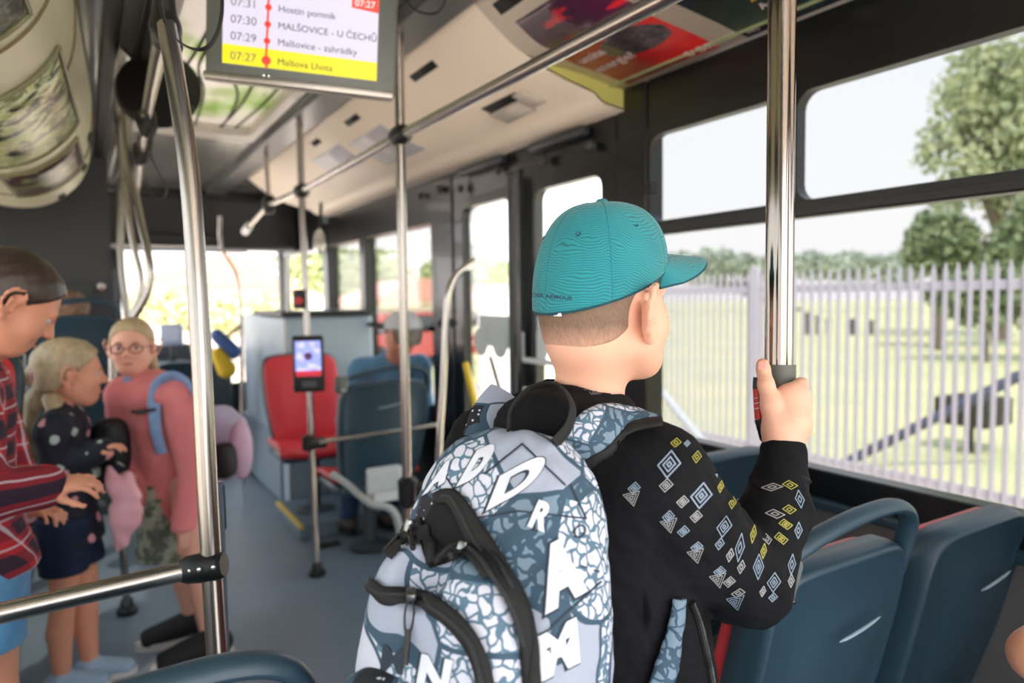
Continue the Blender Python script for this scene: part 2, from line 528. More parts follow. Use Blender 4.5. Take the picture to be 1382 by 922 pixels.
for i, xx in enumerate((.42, .52, .66, .72, .82)):
    m = MB(); pts = [(xx+.02*math.sin(3*t_+i)+(.05*math.tanh((t_-1.2)*5) if i in (1, 2) else 0), HY0+t_, ZC+.018) for t_ in np.linspace(0.02, 2.15, 20)]
    m.tube(smoothline(pts, 2), .006, 6); m.build('rib', BLACKR, hatch)

# right side ducts: near section, then the door section, both swept along the bus
def sweep(name, prof, y0, y1, matl, ny=2, parent=None, seams=(), thick=.012):
    rows = [[(x, y, z) for x, z in prof] for y in np.linspace(y0, y1, ny)]
    m = MB(); m.grid(rows); o = m.build(name, matl, parent, thick=thick); return o
def curve2(p0, p1, bul, n=14):
    p0, p1 = V(*p0), V(*p1); d = p1-p0; nn = nrm(V(d[1], -d[0])) if True else None
    return [tuple(p0+d*t+nn*bul*math.sin(PI*t)) for t in np.linspace(0, 1, n)]
PR2 = curve2((1.13, 2.44), (1.64, 2.20), .045)+[(1.66, 2.18), (1.69, 2.165), (1.80, 2.155)]
PR1 = [(x, max(z, 2.300+(x-1.30)/.5*(2.236-2.300)) if x > 1.28 else z) for x, z in PR2[:14]]+[(1.72, 2.243), (1.80, 2.236)]
duct = empty('trim_3', (1.5, 3, 2.2)); struct(duct)
sweep('duct_panel', PR1, -1.5, 2.10, BEIGE, parent=duct)
sweep('duct_panel', PR2, 2.10, 5.9, BEIGE, parent=duct)
m = MB(); m.prism([(x, 2.10, z) for x, z in PR2]+[(1.80, 2.10, 2.44)], (0, .02, 0)); m.build('duct_end', mat('yellow_green_panel', (196, 194, 110), .5), duct, smooth=False)
def seam(prof, y):
    m = MB(); m.tube([(x, y, z-.001) for x, z in prof[:-1]], .005, 6); m.build('seam', SEAM, duct)
for y in (.95,): seam(PR1, y)
for y in (2.2, 3.05, 3.9, 4.9): seam(PR2, y)
m = MB(); m.tube([(1.715, .4, 2.236), (1.715, 2.1, 2.236)], .006, 6); m.build('edge_strip', mat('green_tint_edge', (150, 160, 118), .3), duct)
def on_prof(prof, s):
    q = [V(*p) for p in prof]; L = np.cumsum([0]+[np.linalg.norm(q[i+1]-q[i]) for i in range(len(q)-1)])
    s = s*L[-1]; i = min(np.searchsorted(L, s, 'right')-1, len(q)-2); t = (s-L[i])/(L[i+1]-L[i])
    p = q[i]+(q[i+1]-q[i])*t; d = nrm(q[i+1]-q[i]); return p, V(-d[1], d[0])*-1
def patch(prof, s0, s1, y0, y1, off=.004, ns=8, nyy=2, sgn=1):
    rows = []
    for y in np.linspace(y0, y1, nyy):
        row = []
        for s in np.linspace(s0, s1, ns):
            p, n = on_prof(prof, s); n = n if n[1] < 0 else -n
            row.append((p[0]+n[0]*off, y, p[1]+n[1]*off))
        rows.append(row)
    return rows
P1 = PR1[:]; P2 = PR2[:14]
for prof, s0, s1, y0, y1 in ((P1, .08, .14, 1.85, 2.03), (P2, .16, .22, 2.55, 2.78), (P2, .16, .22, 3.45, 3.65), (P2, .14, .2, 4.1, 4.25), (P2, .66, .74, 2.35, 2.62), (P2, .84, .9, 2.5, 2.6)):
    m = MB(); m.grid(patch(prof, s0, s1, y0, y1, .004, 4)); m.build('slot', BLACKR, duct, thick=.006)
m = MB(); m.grid(patch(P2, .66, .84, 2.28, 2.36, .02, 4)); m.grid(patch(P2, .74, .9, 2.40, 2.62, .012, 4)); m.build('service_cover', mat('pale_cover', (215, 206, 192), .5), duct, thick=.01)

# left side duct, its bulging body ends above the cab
PL = [(.03, 2.45), (.035, 2.33), (.02, 2.20), (-.03, 2.09), (-.12, 2.005), (-.22, 1.965), (-.34, 1.965), (-.47, 2.0), (-.70, 2.06)]
PL = [tuple(p) for p in smoothline([(x+.03, z-.035) for x, z in PL], 4)]
PLs = lambda y: [(x+(.0 if y > 3.6 else -.07*(3.6-y)/1.5), z) for x, z in PL]
ductl = empty('trim_4', (-.4, 3, 2.2)); struct(ductl)
rows = [[(x, y, z) for x, z in PLs(y)] for y in np.linspace(.5, 4.25, 12)]
rows += [[(-.35+(x+.35)*k, 4.25+dy, 2.3+(z-2.3)*k) for x, z in PL] for k, dy in ((.985, .05), (.93, .09), (.8, .12), (.4, .13), (.02, .13))]
m = MB(); m.grid(rows); m.build('duct_panel', mat('olive_beige_panel', (208, 206, 180), .38), ductl)
for y in (1.9, 2.45, 3.75): 
    m = MB(); m.tube([(x+.002, y, z-.002) for x, z in PLs(y)], .004, 6); m.build('seam', SEAM, ductl)
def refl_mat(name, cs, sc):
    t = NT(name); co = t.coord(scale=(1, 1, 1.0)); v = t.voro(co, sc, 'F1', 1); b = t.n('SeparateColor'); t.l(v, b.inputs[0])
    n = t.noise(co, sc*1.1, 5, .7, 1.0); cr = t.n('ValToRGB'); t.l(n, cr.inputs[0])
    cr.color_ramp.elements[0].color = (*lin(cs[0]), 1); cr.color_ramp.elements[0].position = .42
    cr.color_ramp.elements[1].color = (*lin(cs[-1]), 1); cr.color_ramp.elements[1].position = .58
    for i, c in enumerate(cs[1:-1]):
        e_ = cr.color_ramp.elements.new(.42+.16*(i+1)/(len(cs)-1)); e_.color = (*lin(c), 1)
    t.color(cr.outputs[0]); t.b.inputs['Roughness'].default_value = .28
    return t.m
def patchL(s0, s1, y0, y1, off):
    rows = []
    for y in np.linspace(y0, y1, 5):
        pr = PLs(y); rows.append([])
        for s in np.linspace(s0, s1, 10):
            p, n = on_prof(pr, s); n = -n if n@V(.3, -1) < 0 else n
            rows[-1].append((p[0]+n[0]*off, y, p[1]+n[1]*off))
    return rows
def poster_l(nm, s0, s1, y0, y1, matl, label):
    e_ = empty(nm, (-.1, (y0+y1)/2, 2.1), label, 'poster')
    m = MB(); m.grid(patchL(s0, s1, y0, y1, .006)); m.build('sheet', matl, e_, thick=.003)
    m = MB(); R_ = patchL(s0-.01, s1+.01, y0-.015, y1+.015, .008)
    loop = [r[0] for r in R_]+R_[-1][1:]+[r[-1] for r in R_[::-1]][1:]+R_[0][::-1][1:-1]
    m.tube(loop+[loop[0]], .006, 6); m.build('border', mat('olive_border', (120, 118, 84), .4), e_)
poster_l('curved_poster',  .29, .58, 2.2, 3.0, refl_mat('foliage_reflection', [(40, 46, 40), (150, 160, 110), (230, 228, 200), (176, 196, 120)], 9), 'large glossy poster with pale and green foliage on the left ceiling duct')  # window reflection of foliage painted as the sheet colour
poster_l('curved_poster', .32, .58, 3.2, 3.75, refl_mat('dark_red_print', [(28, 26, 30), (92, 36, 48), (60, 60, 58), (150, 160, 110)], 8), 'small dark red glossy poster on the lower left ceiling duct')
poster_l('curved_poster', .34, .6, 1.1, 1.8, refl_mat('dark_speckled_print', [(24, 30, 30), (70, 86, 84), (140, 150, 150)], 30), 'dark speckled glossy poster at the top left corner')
for y, s in ((3.5, .22), (3.9, .28), (4.1, .42)):
    m = MB(); m.grid(patchL(s, s+.03, y, y+.1, .006)); m.build('slot', BLACKR, ductl, thick=.006)

# right wall: lower panel, sill ledge, black strip, header, posts
wr = empty('wall_right', (XR, 2, 0)); struct(wr)
m = MB(); m.box((XR, -1.9, 0), (XR+.07, 2.1, .90)); m.build('lower_panel', mat('grey_carpet_panel', (108, 106, 106), .85, bump=.4, bs=500), wr, smooth=False)
m = MB(); m.box((XR-.035, .2, .835), (XR, 2.0, .865), .008); m.build('ledge', SEATB, wr, smooth=False)
m = MB(); m.box((XR-.012, .2, .865), (XR+.05, 1.97, .945), .004); m.box((XR-.015, -1.9, 2.05), (XR+.07, 1.97, 2.26), .004); m.box((XR-.02, -.1, .9), (XR+.07, .1, 2.1), .004); m.box((XR-.012, -1.9, .865), (XR+.05, .2, .945), .004)
m.box((XR-.02, 1.98, .865), (XR+.07, 2.14, 2.4), .006); m.build('black_strip', TRIM, wr, smooth=False)
m = MB(); m.box((XR-.02, 3.58, 0), (XR+.07, 3.86, 2.2), .006); m.box((XR-.015, 2.15, 2.06), (XR+.07, 3.57, 2.2), .004)
m.box((XR-.015, 3.865, 1.90), (XR+.07, 5.94, 2.2), .004); m.box((XR, 3.8, 0), (XR+.07, 5.2, .80)); m.box((XR-.02, 5.03, .8), (XR+.07, 5.14, 1.95), .004)
m.box((XR-.02, 5.95, 0), (XR+.07, 6.1, 2.1)); m.box((XR, 6.1, 0), (XR+.07, TF, .9)); m.box((XR-.02, 6.1, 1.9), (XR+.07, TF+.1, 2.45))
m.build('black_post', TRIM, wr, smooth=False)

def side_window(name, y0, y1, z0, z1, trans=None, splits=(), gl=GLS):
    w_ = empty(name, (XR, (y0+y1)/2, z0)); struct(w_)
    m = MB(); m.box((XR+.03, y0, z0), (XR+.036, y1, z1)); m.build('glass', gl, w_, smooth=False)
    if trans:
        m = MB(); m.box((XR-.012, y0, trans-.028), (XR+.04, y1, trans+.022), .006); m.build('transom', TRIM, w_, smooth=False)
        ys = [y0]+list(splits)+[y1]
        for a_, b_ in zip(ys[:-1], ys[1:]):
            A, B = frame_loops(a_, b_, trans, z1, .03, .03, .02, .03, .05)
            m = MB(); m.ring([(XR-.016, y, z) for y, z in A], [(XR-.016, y, z) for y, z in B], (.04, 0, 0)); m.build('sash_frame', TRIM, w_, smooth=False)
    return w_
w1 = side_window('window_1', .2, 1.99, .93, 2.06, 1.70, (1.37,))
for y in (1.95,):
    m = MB(); m.box((XR-.05, y-.03, 1.82), (XR-.01, y, 1.86), .004); m.build('catch', BLACK, w1, smooth=False)
GLSS = glass('side_glass', (.86, .86, .84))
side_window('window_2', 3.86, 5.03, .78, 1.92, None, gl=GLSS)
side_window('window_3', 5.14, 5.95, .9, 1.92, None, gl=GLSS)
m = MB(); m.tube([(XR-.03, 3.86, 1.27), (XR-.03, 5.03, 1.27)], .018, 10); tag(m.build('window_bar', BLACK), 'black horizontal bar across the window beside the seated man', 'rail')

# middle door: two leaves
d1 = empty('door_1', (XR, 2.85, 0)); struct(d1)
for (y0, y1) in ((2.15, 2.84), (2.87, 3.57)):
    A, B = frame_loops(y0, y1, .05, 2.08, .10, .10, .22, .14, .05)
    m = MB(); m.ring([(XR-.01, y, z) for y, z in A], [(XR-.01, y, z) for y, z in B], (.05, 0, 0)); m.build('door_leaf', TRIM, d1, smooth=False)
    m = MB(); m.box((XR+.01, y0+.08, .2), (XR+.016, y1-.08, 1.98)); m.build('door_glass', glass('side_glass', (.86, .86, .84)), d1, smooth=False)
m = MB()
for z_ in (1.16, 1.02): m.tube([(XR-.05, 2.2, z_), (XR-.05, 2.78, z_)], .013, 10)
m.build('door_bar', WHITEP, d1)
m = MB(); m.tube([(XR-.06, 3.2, .78), (XR-.06, 3.36, 1.10)], .018, 10); m.build('grab_handle', mat('yellow_grab_handle', (226, 190, 40), .4), d1)
m = MB(); m.tube([(XR-.03, 3.0, .9), (XR-.03, 3.14, 1.15)], .010, 8); m.build('strut', BLACKR, d1)
# frosted decal with round holes
m = MB()
rows = [[(XR-.004, y, z) for z in (1.20, 1.36)] for y in (2.25, 2.75)]; m.grid(rows)
rows = [[(XR-.004, y, z) for z in (1.20, 1.36)] for y in (2.97, 3.3)]; m.grid(rows)
for cy in (3.28, 3.08, 2.9, 2.72, 2.55):
    m.lathe([(.0, 0), (.075, 0), (.075, .004), (.0, .004)], (XR-.008, cy, 1.22), np.array([[0, 0, 1], [1, 0, 0], [0, 1, 0]]).astype(float), 20)
m.build('frosted_sticker', mat('frosted_sticker', (216, 222, 226), .6), d1, smooth=False)
m = MB(); m.box((XR-.07, 2.3, 2.10), (XR-.02, 2.7, 2.14), .01); m.box((XR-.07, 2.95, 2.10), (XR-.02, 3.4, 2.14), .01)
m.tube([(XR-.05, 2.88, 2.02), (XR-.05, 2.88, .1)], .02, 10)
m.build('door_mechanism', mat('dark_mechanism', (48, 52, 56), .4), d1)
for y in (2.28, 2.62, 3.02, 3.42, 3.68, 3.95):
    m = MB(); m.lathe([(.02, 0), (.02, .02), (.012, .03)], (XR-.03, y, 2.06+.02*math.sin(y*7)), heading(0)[:, [1, 2, 0]]*-1, 10); m.build('bolt_cover', DARKP, d1)

# windscreen end
wf = empty('wall_front', (.6, TF, 0)); struct(wf)
m = MB(); m.box((.1, TF, 0), (XR+.07, TF+.08, .62)); m.box((.1, TF, 1.97), (XR+.07, TF+.08, 2.5)); m.box((XR-.04, TF-.02, .6), (XR+.07, TF+.08, 2.0)); m.box((.1, TF, .6), (.3, TF+.08, 2.0))
m.build('front_panel', TRIM, wf, smooth=False)
w4 = empty('window_4', (1, TF, .6)); struct(w4)
m = MB(); m.box((.25, TF+.03, .6), (XR, TF+.036, 2.0)); m.build('glass', GLSF, w4, smooth=False)
m = MB(); m.box((.1, 6.9, 1.93), (XR, 7.2, 2.40), .03); m.box((.1, 6.2, 1.90), (1.0, 6.6, 2.0), .02); m.build('header_box', BLACK, wf, smooth=False)
m = MB(); m.box((.22, 6.0, 1.84), (1.15, 6.04, 1.87), .01); m.build('header_bar', mat('pale_header_bar', (170, 178, 190), .4), wf, smooth=False)
# cab wall
wc = empty('wall_left', (-.3, 5.5, 0)); struct(wc)
m = MB(); m.box((XL-.5, 5.5, 0), (.17, 5.56, 2.45)); m.build('cab_wall', mat('dark_cab_panel', (44, 49, 54), .45), wc, smooth=False)
m = MB(); A, B = frame_loops(-.45, .06, .95, 1.58, .012, .012, .012, .012, .03); m.ring([(x, 5.48, z) for x, z in A], [(x, 5.48, z) for x, z in B], (0, .03, 0)); m.build('locker_edge', mat('locker_edge', (30, 33, 36), .4), wc, smooth=False)
m = MB(); m.lathe([(.0, .0), (.025, .0), (.025, .03), (.0, .035)], PY(137, 387, 5.5), heading(0)[:, [0, 2, 1]]*V(1, 1, -1), 14); m.build('lock', SCREW, wc)
m = MB(); m.box((XL-.06, -1.9, 0), (XL, 5.5, .85)); m.box((XL-.06, -1.9, 2.0), (XL, 5.5, 2.45))
for y in (-1.9, .6, 2.1, 3.7, 5.3): m.box((XL-.06, y, .8), (XL, y+.1, 2.05))
m.build('side_panel', mat('side_panel', (130, 136, 140), .5), wc, smooth=False)
w5 = empty('window_5', (XL, 2, .9)); struct(w5)
m = MB(); m.box((XL-.04, -1.8, .85), (XL-.034, 5.4, 2.0)); m.build('glass', glass('light_glass', (.75, .76, .74)), w5, smooth=False)

# ------------------------------------------------------------------ outside
def ground_mat():
    t = NT('meadow'); co = t.coord(); n1 = t.noise(co, .35, 5, .6); n2 = t.noise(co, 3.5, 6, .7)
    g = t.mix(t.step(n2, .5, .18), lin((192, 198, 142)), lin((228, 228, 184)))
    g = t.mix(t.step(n1, .55, .12), g, lin((236, 224, 172)))
    sp = t.n('SeparateXYZ'); t.l(co, sp.inputs[0])
    verge = t.math('LESS_THAN', t.math('ADD', sp.outputs[0], t.math('MULTIPLY', n1, 1.2)), 7.1)
    t.color(t.mix(verge, g, t.mix(n2, lin((212, 190, 172)), lin((240, 222, 208)))))
    t.b.inputs['Roughness'].default_value = .9; return t.m
m = MB(); m.grid([[(x, y, -.35) for x in (-80, XR+.6, 6.5, 30, 160)] for y in (-90, 0, 12, 40, 160)]); struct(m.build('ground', ground_mat(), smooth=False))

FGREY = mat('galvanised_fence', (214, 210, 222), .5)
fence = empty('palisade_fence', (5.5, 5, -.35), 'pale galvanised palisade fence with pointed pales outside the bus window', 'fence')
FX = 5.5
def pale():
    m = MB(); w_, h = .0165, 1.97
    loop = [(-w_, 0), (w_, 0), (w_, h-.07), (0, h), (-w_, h-.07)]
    m.prism([(FX, x, z-.30) for x, z in loop], (.012, 0, 0)); m.prism([(FX+.0, -.003, -.3), (FX, .003, -.3), (FX, .003, h-.42), (FX, -.003, h-.42)], (-.014, 0, 0)); return m
p0 = None
for i in range(98):
    y = 1.7+i*.087
    if p0 is None: p0 = pale().build('pale', FGREY, fence, smooth=False); o = p0
    else: o = p0.copy(); COL.objects.link(o)
    o.location = (0, y-OFF['palisade_fence'][1]+5, 0)
for o in [x for x in fence.children]: o.location.y -= 0
for z in (1.50, -.02):
    m = MB(); m.box((FX+.012, 1.2, z-.035), (FX+.05, 11, z+.035)); m.build('fence_rail', FGREY, fence, smooth=False)
for y in (PX(1022, 420, 5.5)[1], PX(1022, 420, 5.5)[1]+2.9, PX(1022, 420, 5.5)[1]-2.9):
    m = MB(); m.box((FX-.06, y-.04, -.35), (FX+.0, y+.04, 1.72)); m.build('fence_post', FGREY, fence, smooth=False)
# low bars, barrier and box beyond the fence
m = MB(); a_, b_ = PX(1110, 640, 6.6), PX(1385, 503, 7.6); m.tube([a_, b_], .05, 10)
for t_ in np.linspace(.05, .95, 14): m.tube([a_+(b_-a_)*t_, a_+(b_-a_)*(t_+.025)], .056, 10)
tag(m.build('barrier_arm', mat('grey_blue_barrier', (86, 90, 112), .6, var=.5, vs_=9)), 'long sloping grey barrier arm beyond the fence', 'barrier')
c = PX(1310, 552, 8.5); m = MB(); m.box(c-V(.3, .3, .16), c+V(.3, .25, .14), .02); m.tube([c+V(0, 0, -.15), V(c[0], c[1], -.35)], .04, 8)
tag(m.build('cabinet', mat('dark_utility_box', (58, 56, 52), .6)), 'dark box standing in the grass beyond the fence', 'box')
m = MB(); a_, b_ = PX(880, 512, 5.0), PX(950, 600, 3.6); m.tube([b_+(a_-b_)*1.1, a_, b_, V(b_[0], b_[1]-.15, -.35)], .035, 8); tag(m.build('white_pole', WHITEP), 'white sloping pole low outside the window beside the boy', 'pole')
for i, (px, h) in enumerate(((1090, .7), (1104, .6), (1118, .5), (1150, .5), (1175, .45))):
    c = PZ(px, 452, -.35); m = MB(); m.tube([c, c+V(0, 0, h*1.3)], .12, 6); m.tube([c+V(0, 0, h*1.2), c+V(0, 0, h*1.4)], .15, 6)
    tag(m.build('field_post', mat('weathered_post', (92, 88, 84), .8)), 'dark weathered post standing in the middle of the field', 'post', 'posts in the field')

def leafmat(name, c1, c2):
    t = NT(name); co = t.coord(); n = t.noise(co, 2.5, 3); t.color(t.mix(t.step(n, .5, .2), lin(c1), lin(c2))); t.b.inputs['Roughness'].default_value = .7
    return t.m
LEAF1 = leafmat('birch_leaves', (142, 156, 122), (208, 212, 172)); LEAF2 = leafmat('dark_leaves', (104, 122, 92), (156, 170, 128)); LEAF3 = leafmat('pale_leaves', (150, 166, 120), (196, 202, 150))  # leaf colours lifted pale to carry the outdoor haze
BARK = mat('bark', (120, 108, 96), .9, var=.3)
def leaves(blobs, n, size, seed):
    rg = np.random.RandomState(seed); m = MB(); tot = sum(b[1][0]*b[1][1]+b[1][2]*b[1][0] for b in blobs)
    for c, r in blobs:
        k = int(n*(r[0]*r[1]+r[2]*r[0])/tot)
        q = rg.randn(k, 3); q /= np.linalg.norm(q, axis=1)[:, None]; q *= (rg.rand(k, 1)**.45)
        for p in q:
            p = np.array(c)+p*np.array(r); a = rg.randn(3); a /= np.linalg.norm(a); b = np.cross(a, rg.randn(3)); b /= np.linalg.norm(b)
            s_ = size*(.6+.8*rg.rand()); m.add([p-a*s_, p+b*s_*.6, p+a*s_, p-b*s_*.6], [(0, 1, 2, 3)])
    return m
def tree(name, label, base, blobs, n, size, leaf, seed, cat='tree', trunk=.3, group=None):
    t = empty(name, base, label, cat, group)
    o = leaves(blobs, n, size, seed).build('foliage', leaf, t, smooth=False, auto=None)
    m = MB(); base = np.array(base)
    top = np.array(blobs[0][0]); m.tube([base, base*.5+top*.5+V(.2, .1, 0), top], [trunk, trunk*.7, trunk*.25], 8)
    for c, r in blobs[1:]: m.tube([base*.55+top*.45, (np.array(c)+top)/2, np.array(c)], [trunk*.5, trunk*.3, trunk*.1], 6)
    m.build('trunk', BARK, t); return t
# the birch at the right
def at(px, py, z): return P(px, py, z)
g = PX(1340, 400, 22); zt = 26.0
bl = [(at(1345, 150, zt), (2.0, 2.0, 3.0))]
for (px, py, r) in ((1270, 190, .8), (1290, 130, 1.0), (1310, 90, .9), (1345, 80, 1.1), (1380, 120, 1.6), (1250, 215, .55), (1300, 235, 1.0), (1350, 240, 1.4), (1400, 240, 1.6), (1280, 270, .8), (1365, 190, 1.2), (1420, 150, 2.0), (1325, 170, 1.1)):
    bl.append((at(px, py, zt+random.uniform(-1, 1)), (r, r, r*1.15)))
b0 = at(1350, 420, zt); b0[2] = -.35
tree('birch_tree', 'tall loose birch tree beyond the fence at the right of the window', b0, bl, 6500, .15, LEAF1, 3)
bl = [(at(1265, 325, 22), (.95, .95, 1.0))]+[(at(px, py, 22), (r, r, r)) for px, py, r in ((1245, 345, .6), (1290, 340, .7), (1255, 305, .5), (1300, 315, .5), (1375, 330, .9), (1350, 350, .7), (1400, 310, 1.0))]
b0 = at(1270, 440, 22); b0[2] = -.35
tree('dark_tree', 'dark bushy tree standing in front of the birch behind the fence', b0, bl, 6000, .13, LEAF2, 5, trunk=.2)
bl = [(at(1330, 400, 18), (.9, .9, .9))]+[(at(px, py, 18), (r, r, r)) for px, py, r in ((1290, 400, .6), (1370, 395, .8), (1400, 400, .9), (1270, 395, .4))]
b0 = at(1330, 440, 18); b0[2] = -.35
tree('hedge', 'dark green hedge directly behind the fence under the birch', b0, bl, 5000, .1, LEAF2, 6, 'hedge', .1)
bl = []
for px in range(900, 1250, 18): bl.append((at(px, 362+random.uniform(-5, 3), 75), (1.9, 1.9, 1.0+random.random())))
b0 = at(1080, 400, 75); b0[2] = -.35
tree('tree_line', 'hazy line of trees on the horizon across the field', b0, bl, 9000, .35, leafmat('hazy_leaves', (170, 182, 172), (194, 202, 186)), 8, trunk=.3)  # distance haze put into the pale leaf colours
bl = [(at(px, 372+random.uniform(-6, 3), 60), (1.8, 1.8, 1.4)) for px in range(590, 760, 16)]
b0 = at(670, 400, 60); b0[2] = -.35
tree('tree_line', 'pale trees on the horizon seen through the middle door', b0, bl, 4000, .3, LEAF3, 9, trunk=.3)
bl = [(at(px, py, 34), (1.6, 1.6, 1.5)) for px, py in ((455, 345), (475, 350), (505, 365), (530, 362), (560, 365), (585, 368))]
bl = [(c_+V(0, 6, 0), r_) for c_, r_ in bl]
b0 = at(520, 400, 40); b0[2] = -.35
tree('roadside_trees', 'green trees seen through the side window behind the seated man', b0, bl, 4000, .2, LEAF3, 10, trunk=.2)

# buildings and vehicles beyond the windscreen
def house(c, w_, d_, h, rh, wallm, roofm, label, nwin=3, rot=0.0):
    e_ = empty('house', c, label, 'house'); c = np.array(c, float)
    m = MB(); m.box(c+V(-w_/2, -d_/2, 0), c+V(w_/2, d_/2, h)); m.build('wall', wallm, e_, smooth=False)
    m = MB(); m.prism([c+V(-w_/2-.3, -d_/2-.3, h), c+V(w_/2+.3, -d_/2-.3, h), c+V(w_/2*.3, -d_/2-.3, h+rh), c+V(-w_/2*.3, -d_/2-.3, h+rh)], (0, d_+.6, 0)); m.build('roof', roofm, e_, smooth=False)
    for i in range(nwin):
        x = c[0]-w_/2+w_*(i+.5)/nwin; m = MB(); m.box((x-.5, c[1]-d_/2-.06, c[2]+h*.4), (x+.5, c[1]-d_/2+.02, c[2]+h*.75)); m.build('window', DARKP if i % 2 else GREYP, e_, smooth=False)
ROOFR = mat('red_roof', (222, 160, 146), .8, var=.1); ROOFP = mat('pink_roof', (216, 160, 150), .8)
CREAM = mat('cream_wall', (236, 226, 214), .8); PINK = mat('pale_pink_wall', (232, 206, 200), .8)
c = P(300, 405, 38); c[2] = -.35; house(c, 3.6, 5, 2.6, 1.6, PINK, ROOFR, 'pink house with a red roof straight ahead through the windscreen')
c = P(352, 405, 52); c[2] = -.35; house(c, 6, 5, 2.4, 1.2, CREAM, ROOFP, 'cream house with a pale roof at the right of the windscreen')
c = P(235, 405, 45); c[2] = -.35; house(c, 4, 5, 2.5, 1.3, CREAM, ROOFR, 'cream house with a red roof at the left of the windscreen', 2)
c = P(560, 405, 30); c[2] = -.35; house(c, 5.5, 4, 1.7, .9, CREAM, ROOFP, 'low cream building seen through the window beside the seated man', 4)
bl = [(at(px, py, 20), (.9, .7, .6)) for px, py in ((215, 410), (240, 415), (270, 420), (350, 425), (375, 428), (310, 428))]
b0 = at(300, 440, 20); b0[2] = -.35
tree('hedge', 'bright yellow green bushes ahead of the bus', b0, bl, 3500, .12, leafmat('yellow_leaves', (206, 206, 150), (238, 236, 196)), 12, 'bush', .08)
def car(c, label, colm, L=4.2, rot=90):
    e_ = empty('car', c, label, 'car'); c = np.array(c, float); R = heading(rot)
    T = lambda x, y, z: c+R@V(x, y, z)
    m = MB(); side = [(-L/2, .3), (-L/2, .75), (-L*.38, .9), (-L*.25, 1.4), (L*.12, 1.45), (L*.27, .95), (L*.46, .8), (L/2, .6), (L/2, .3)]
    m.prism([T(-.85, y, z) for y, z in side], R@V(1.7, 0, 0)); m.build('body', colm, e_, smooth=False)
    m = MB(); g_ = [(-L*.33, .93), (-L*.23, 1.34), (L*.1, 1.38), (L*.22, .97)]; m.prism([T(-.87, y, z) for y, z in g_], R@V(1.74, 0, 0)); m.build('windows', DARKP, e_, smooth=False)
    for y in (-L*.3, L*.3):
        for x in (-.86, .66):
            m = MB(); m.lathe([(0, 0), (.3, 0), (.33, .03), (.33, .17), (.3, .2), (0, .2)], T(x, y, .33), np.stack([R[:, 1], R[:, 2], R[:, 0]], 1), 20); m.build('wheel', BLACKR, e_)
c = P(545, 405, 19); c[2] = -.35; car(c, 'red car parked beyond the window beside the seated man', mat('red_paint', (196, 84, 84), .3), 3.6)
c = P(480, 405, 22); c[2] = -.35; car(c, 'white car parked beyond the front side window', mat('white_paint', (226, 226, 230), .3), 4.0)
# ------------------------------------------------------------------ rails and stanchions
RX, RZ = .975, 2.05
def clampbit(name, c, parent, r=.034, R=None, n=18):
    m = MB(); c = np.array(c); R = np.eye(3) if R is None else R
    m.lathe([(r*.55, -r*1.5), (r*.85, -r*1.2), (r, -r*.5), (r, r*.5), (r*.85, r*1.2), (r*.55, r*1.5)], c, R, n); return m.build(name, BLACK, parent)
FP = PX(540, 183, 1.0); EP = PX(407, 258, 1.03); KP = PX(363, 276, 1.05); RE = PX(336, 305, 1.06)
r1 = empty('overhead_rail', (.98, 2.5, RZ), 'long polished steel overhead handrail running forward under the right ceiling duct', 'handrail')
near = PX(893, 0, .96); near2 = near+(near-FP)*.25
m = MB(); m.tube([near2, near, FP], .0175, 18); m.tube([FP, EP], .017, 14); m.tube([EP, KP, RE], .018, 12); m.build('tube', STEEL, r1)
m = MB(); m.tube([RE, RE+V(.02, .25, -.02)], .03, 10); m.build('end_sleeve', WHITEP, r1)
clampbit('coupling', FP, r1, .036, heading(0)[:, [0, 2, 1]]); clampbit('coupling', EP, r1, .04, heading(0)[:, [0, 2, 1]]); clampbit('coupling', KP, r1, .04)
m = MB(); m.tube([KP, KP+V(-.01, 0, ZC-KP[2])], .014, 10); m.build('hanger', STEEL, r1)
m = MB(); m.tube([PX(437, 262, 1.2), PX(437, 262, 1.2)+V(0, 0, .001)], .01, 8)

def pole(name, label, pts, r, n=18, extra=None, matl=None, spl=True, group=None):
    pts = [np.array(p, float) for p in pts]
    e_ = empty(name, pts[-1], label, 'pole', group)
    m = MB(); m.tube(smoothline(pts, 6) if len(pts) > 2 and spl else pts, r, n); m.build('tube', matl or STEEL, e_)
    return e_
# pole gripped by the boy (fluted, three lobes)
ZG = 1.10
g0, g1 = P(1056, -45, ZG*1.0), P(1048, 785, ZG)
G_top, G_bot = g0, g1
gp = empty('fluted_pole', g1, 'shiny fluted steel pole held by the boy in the turquoise cap', 'pole')
def lobed(mb, a, b, r, n=48):
    a, b = np.array(a), np.array(b); t = nrm(b-a); x = nrm(np.cross(t, _d)); y = np.cross(t, x); vs_ = []
    for p in (a, b):
        for k in range(n):
            an = 2*PI*k/n; rr = r*(1-.075*abs(math.cos(2.5*an+.35))**6-.03*math.cos(an*5))
            vs_.append(p+(x*math.cos(an)+y*math.sin(an))*rr)
    mb.add(vs_, [(k, (k+1) % n, n+(k+1) % n, n+k) for k in range(n)]+[tuple(range(n))[::-1], tuple(range(n, 2*n))])
m = MB(); lobed(m, g0, g1, .0212); m.build('tube', mat('polished_steel', (150, 141, 134), .12, 1.0, var=.04), gp, auto=1.2)
m = MB(); m.tube([P(1053, 492, ZG), P(1052, 560, ZG)], .0235, 24, ref=_d); m.build('grip_sleeve', mat('olive_grey_sleeve', (92, 94, 88), .5), gp, auto=.5)

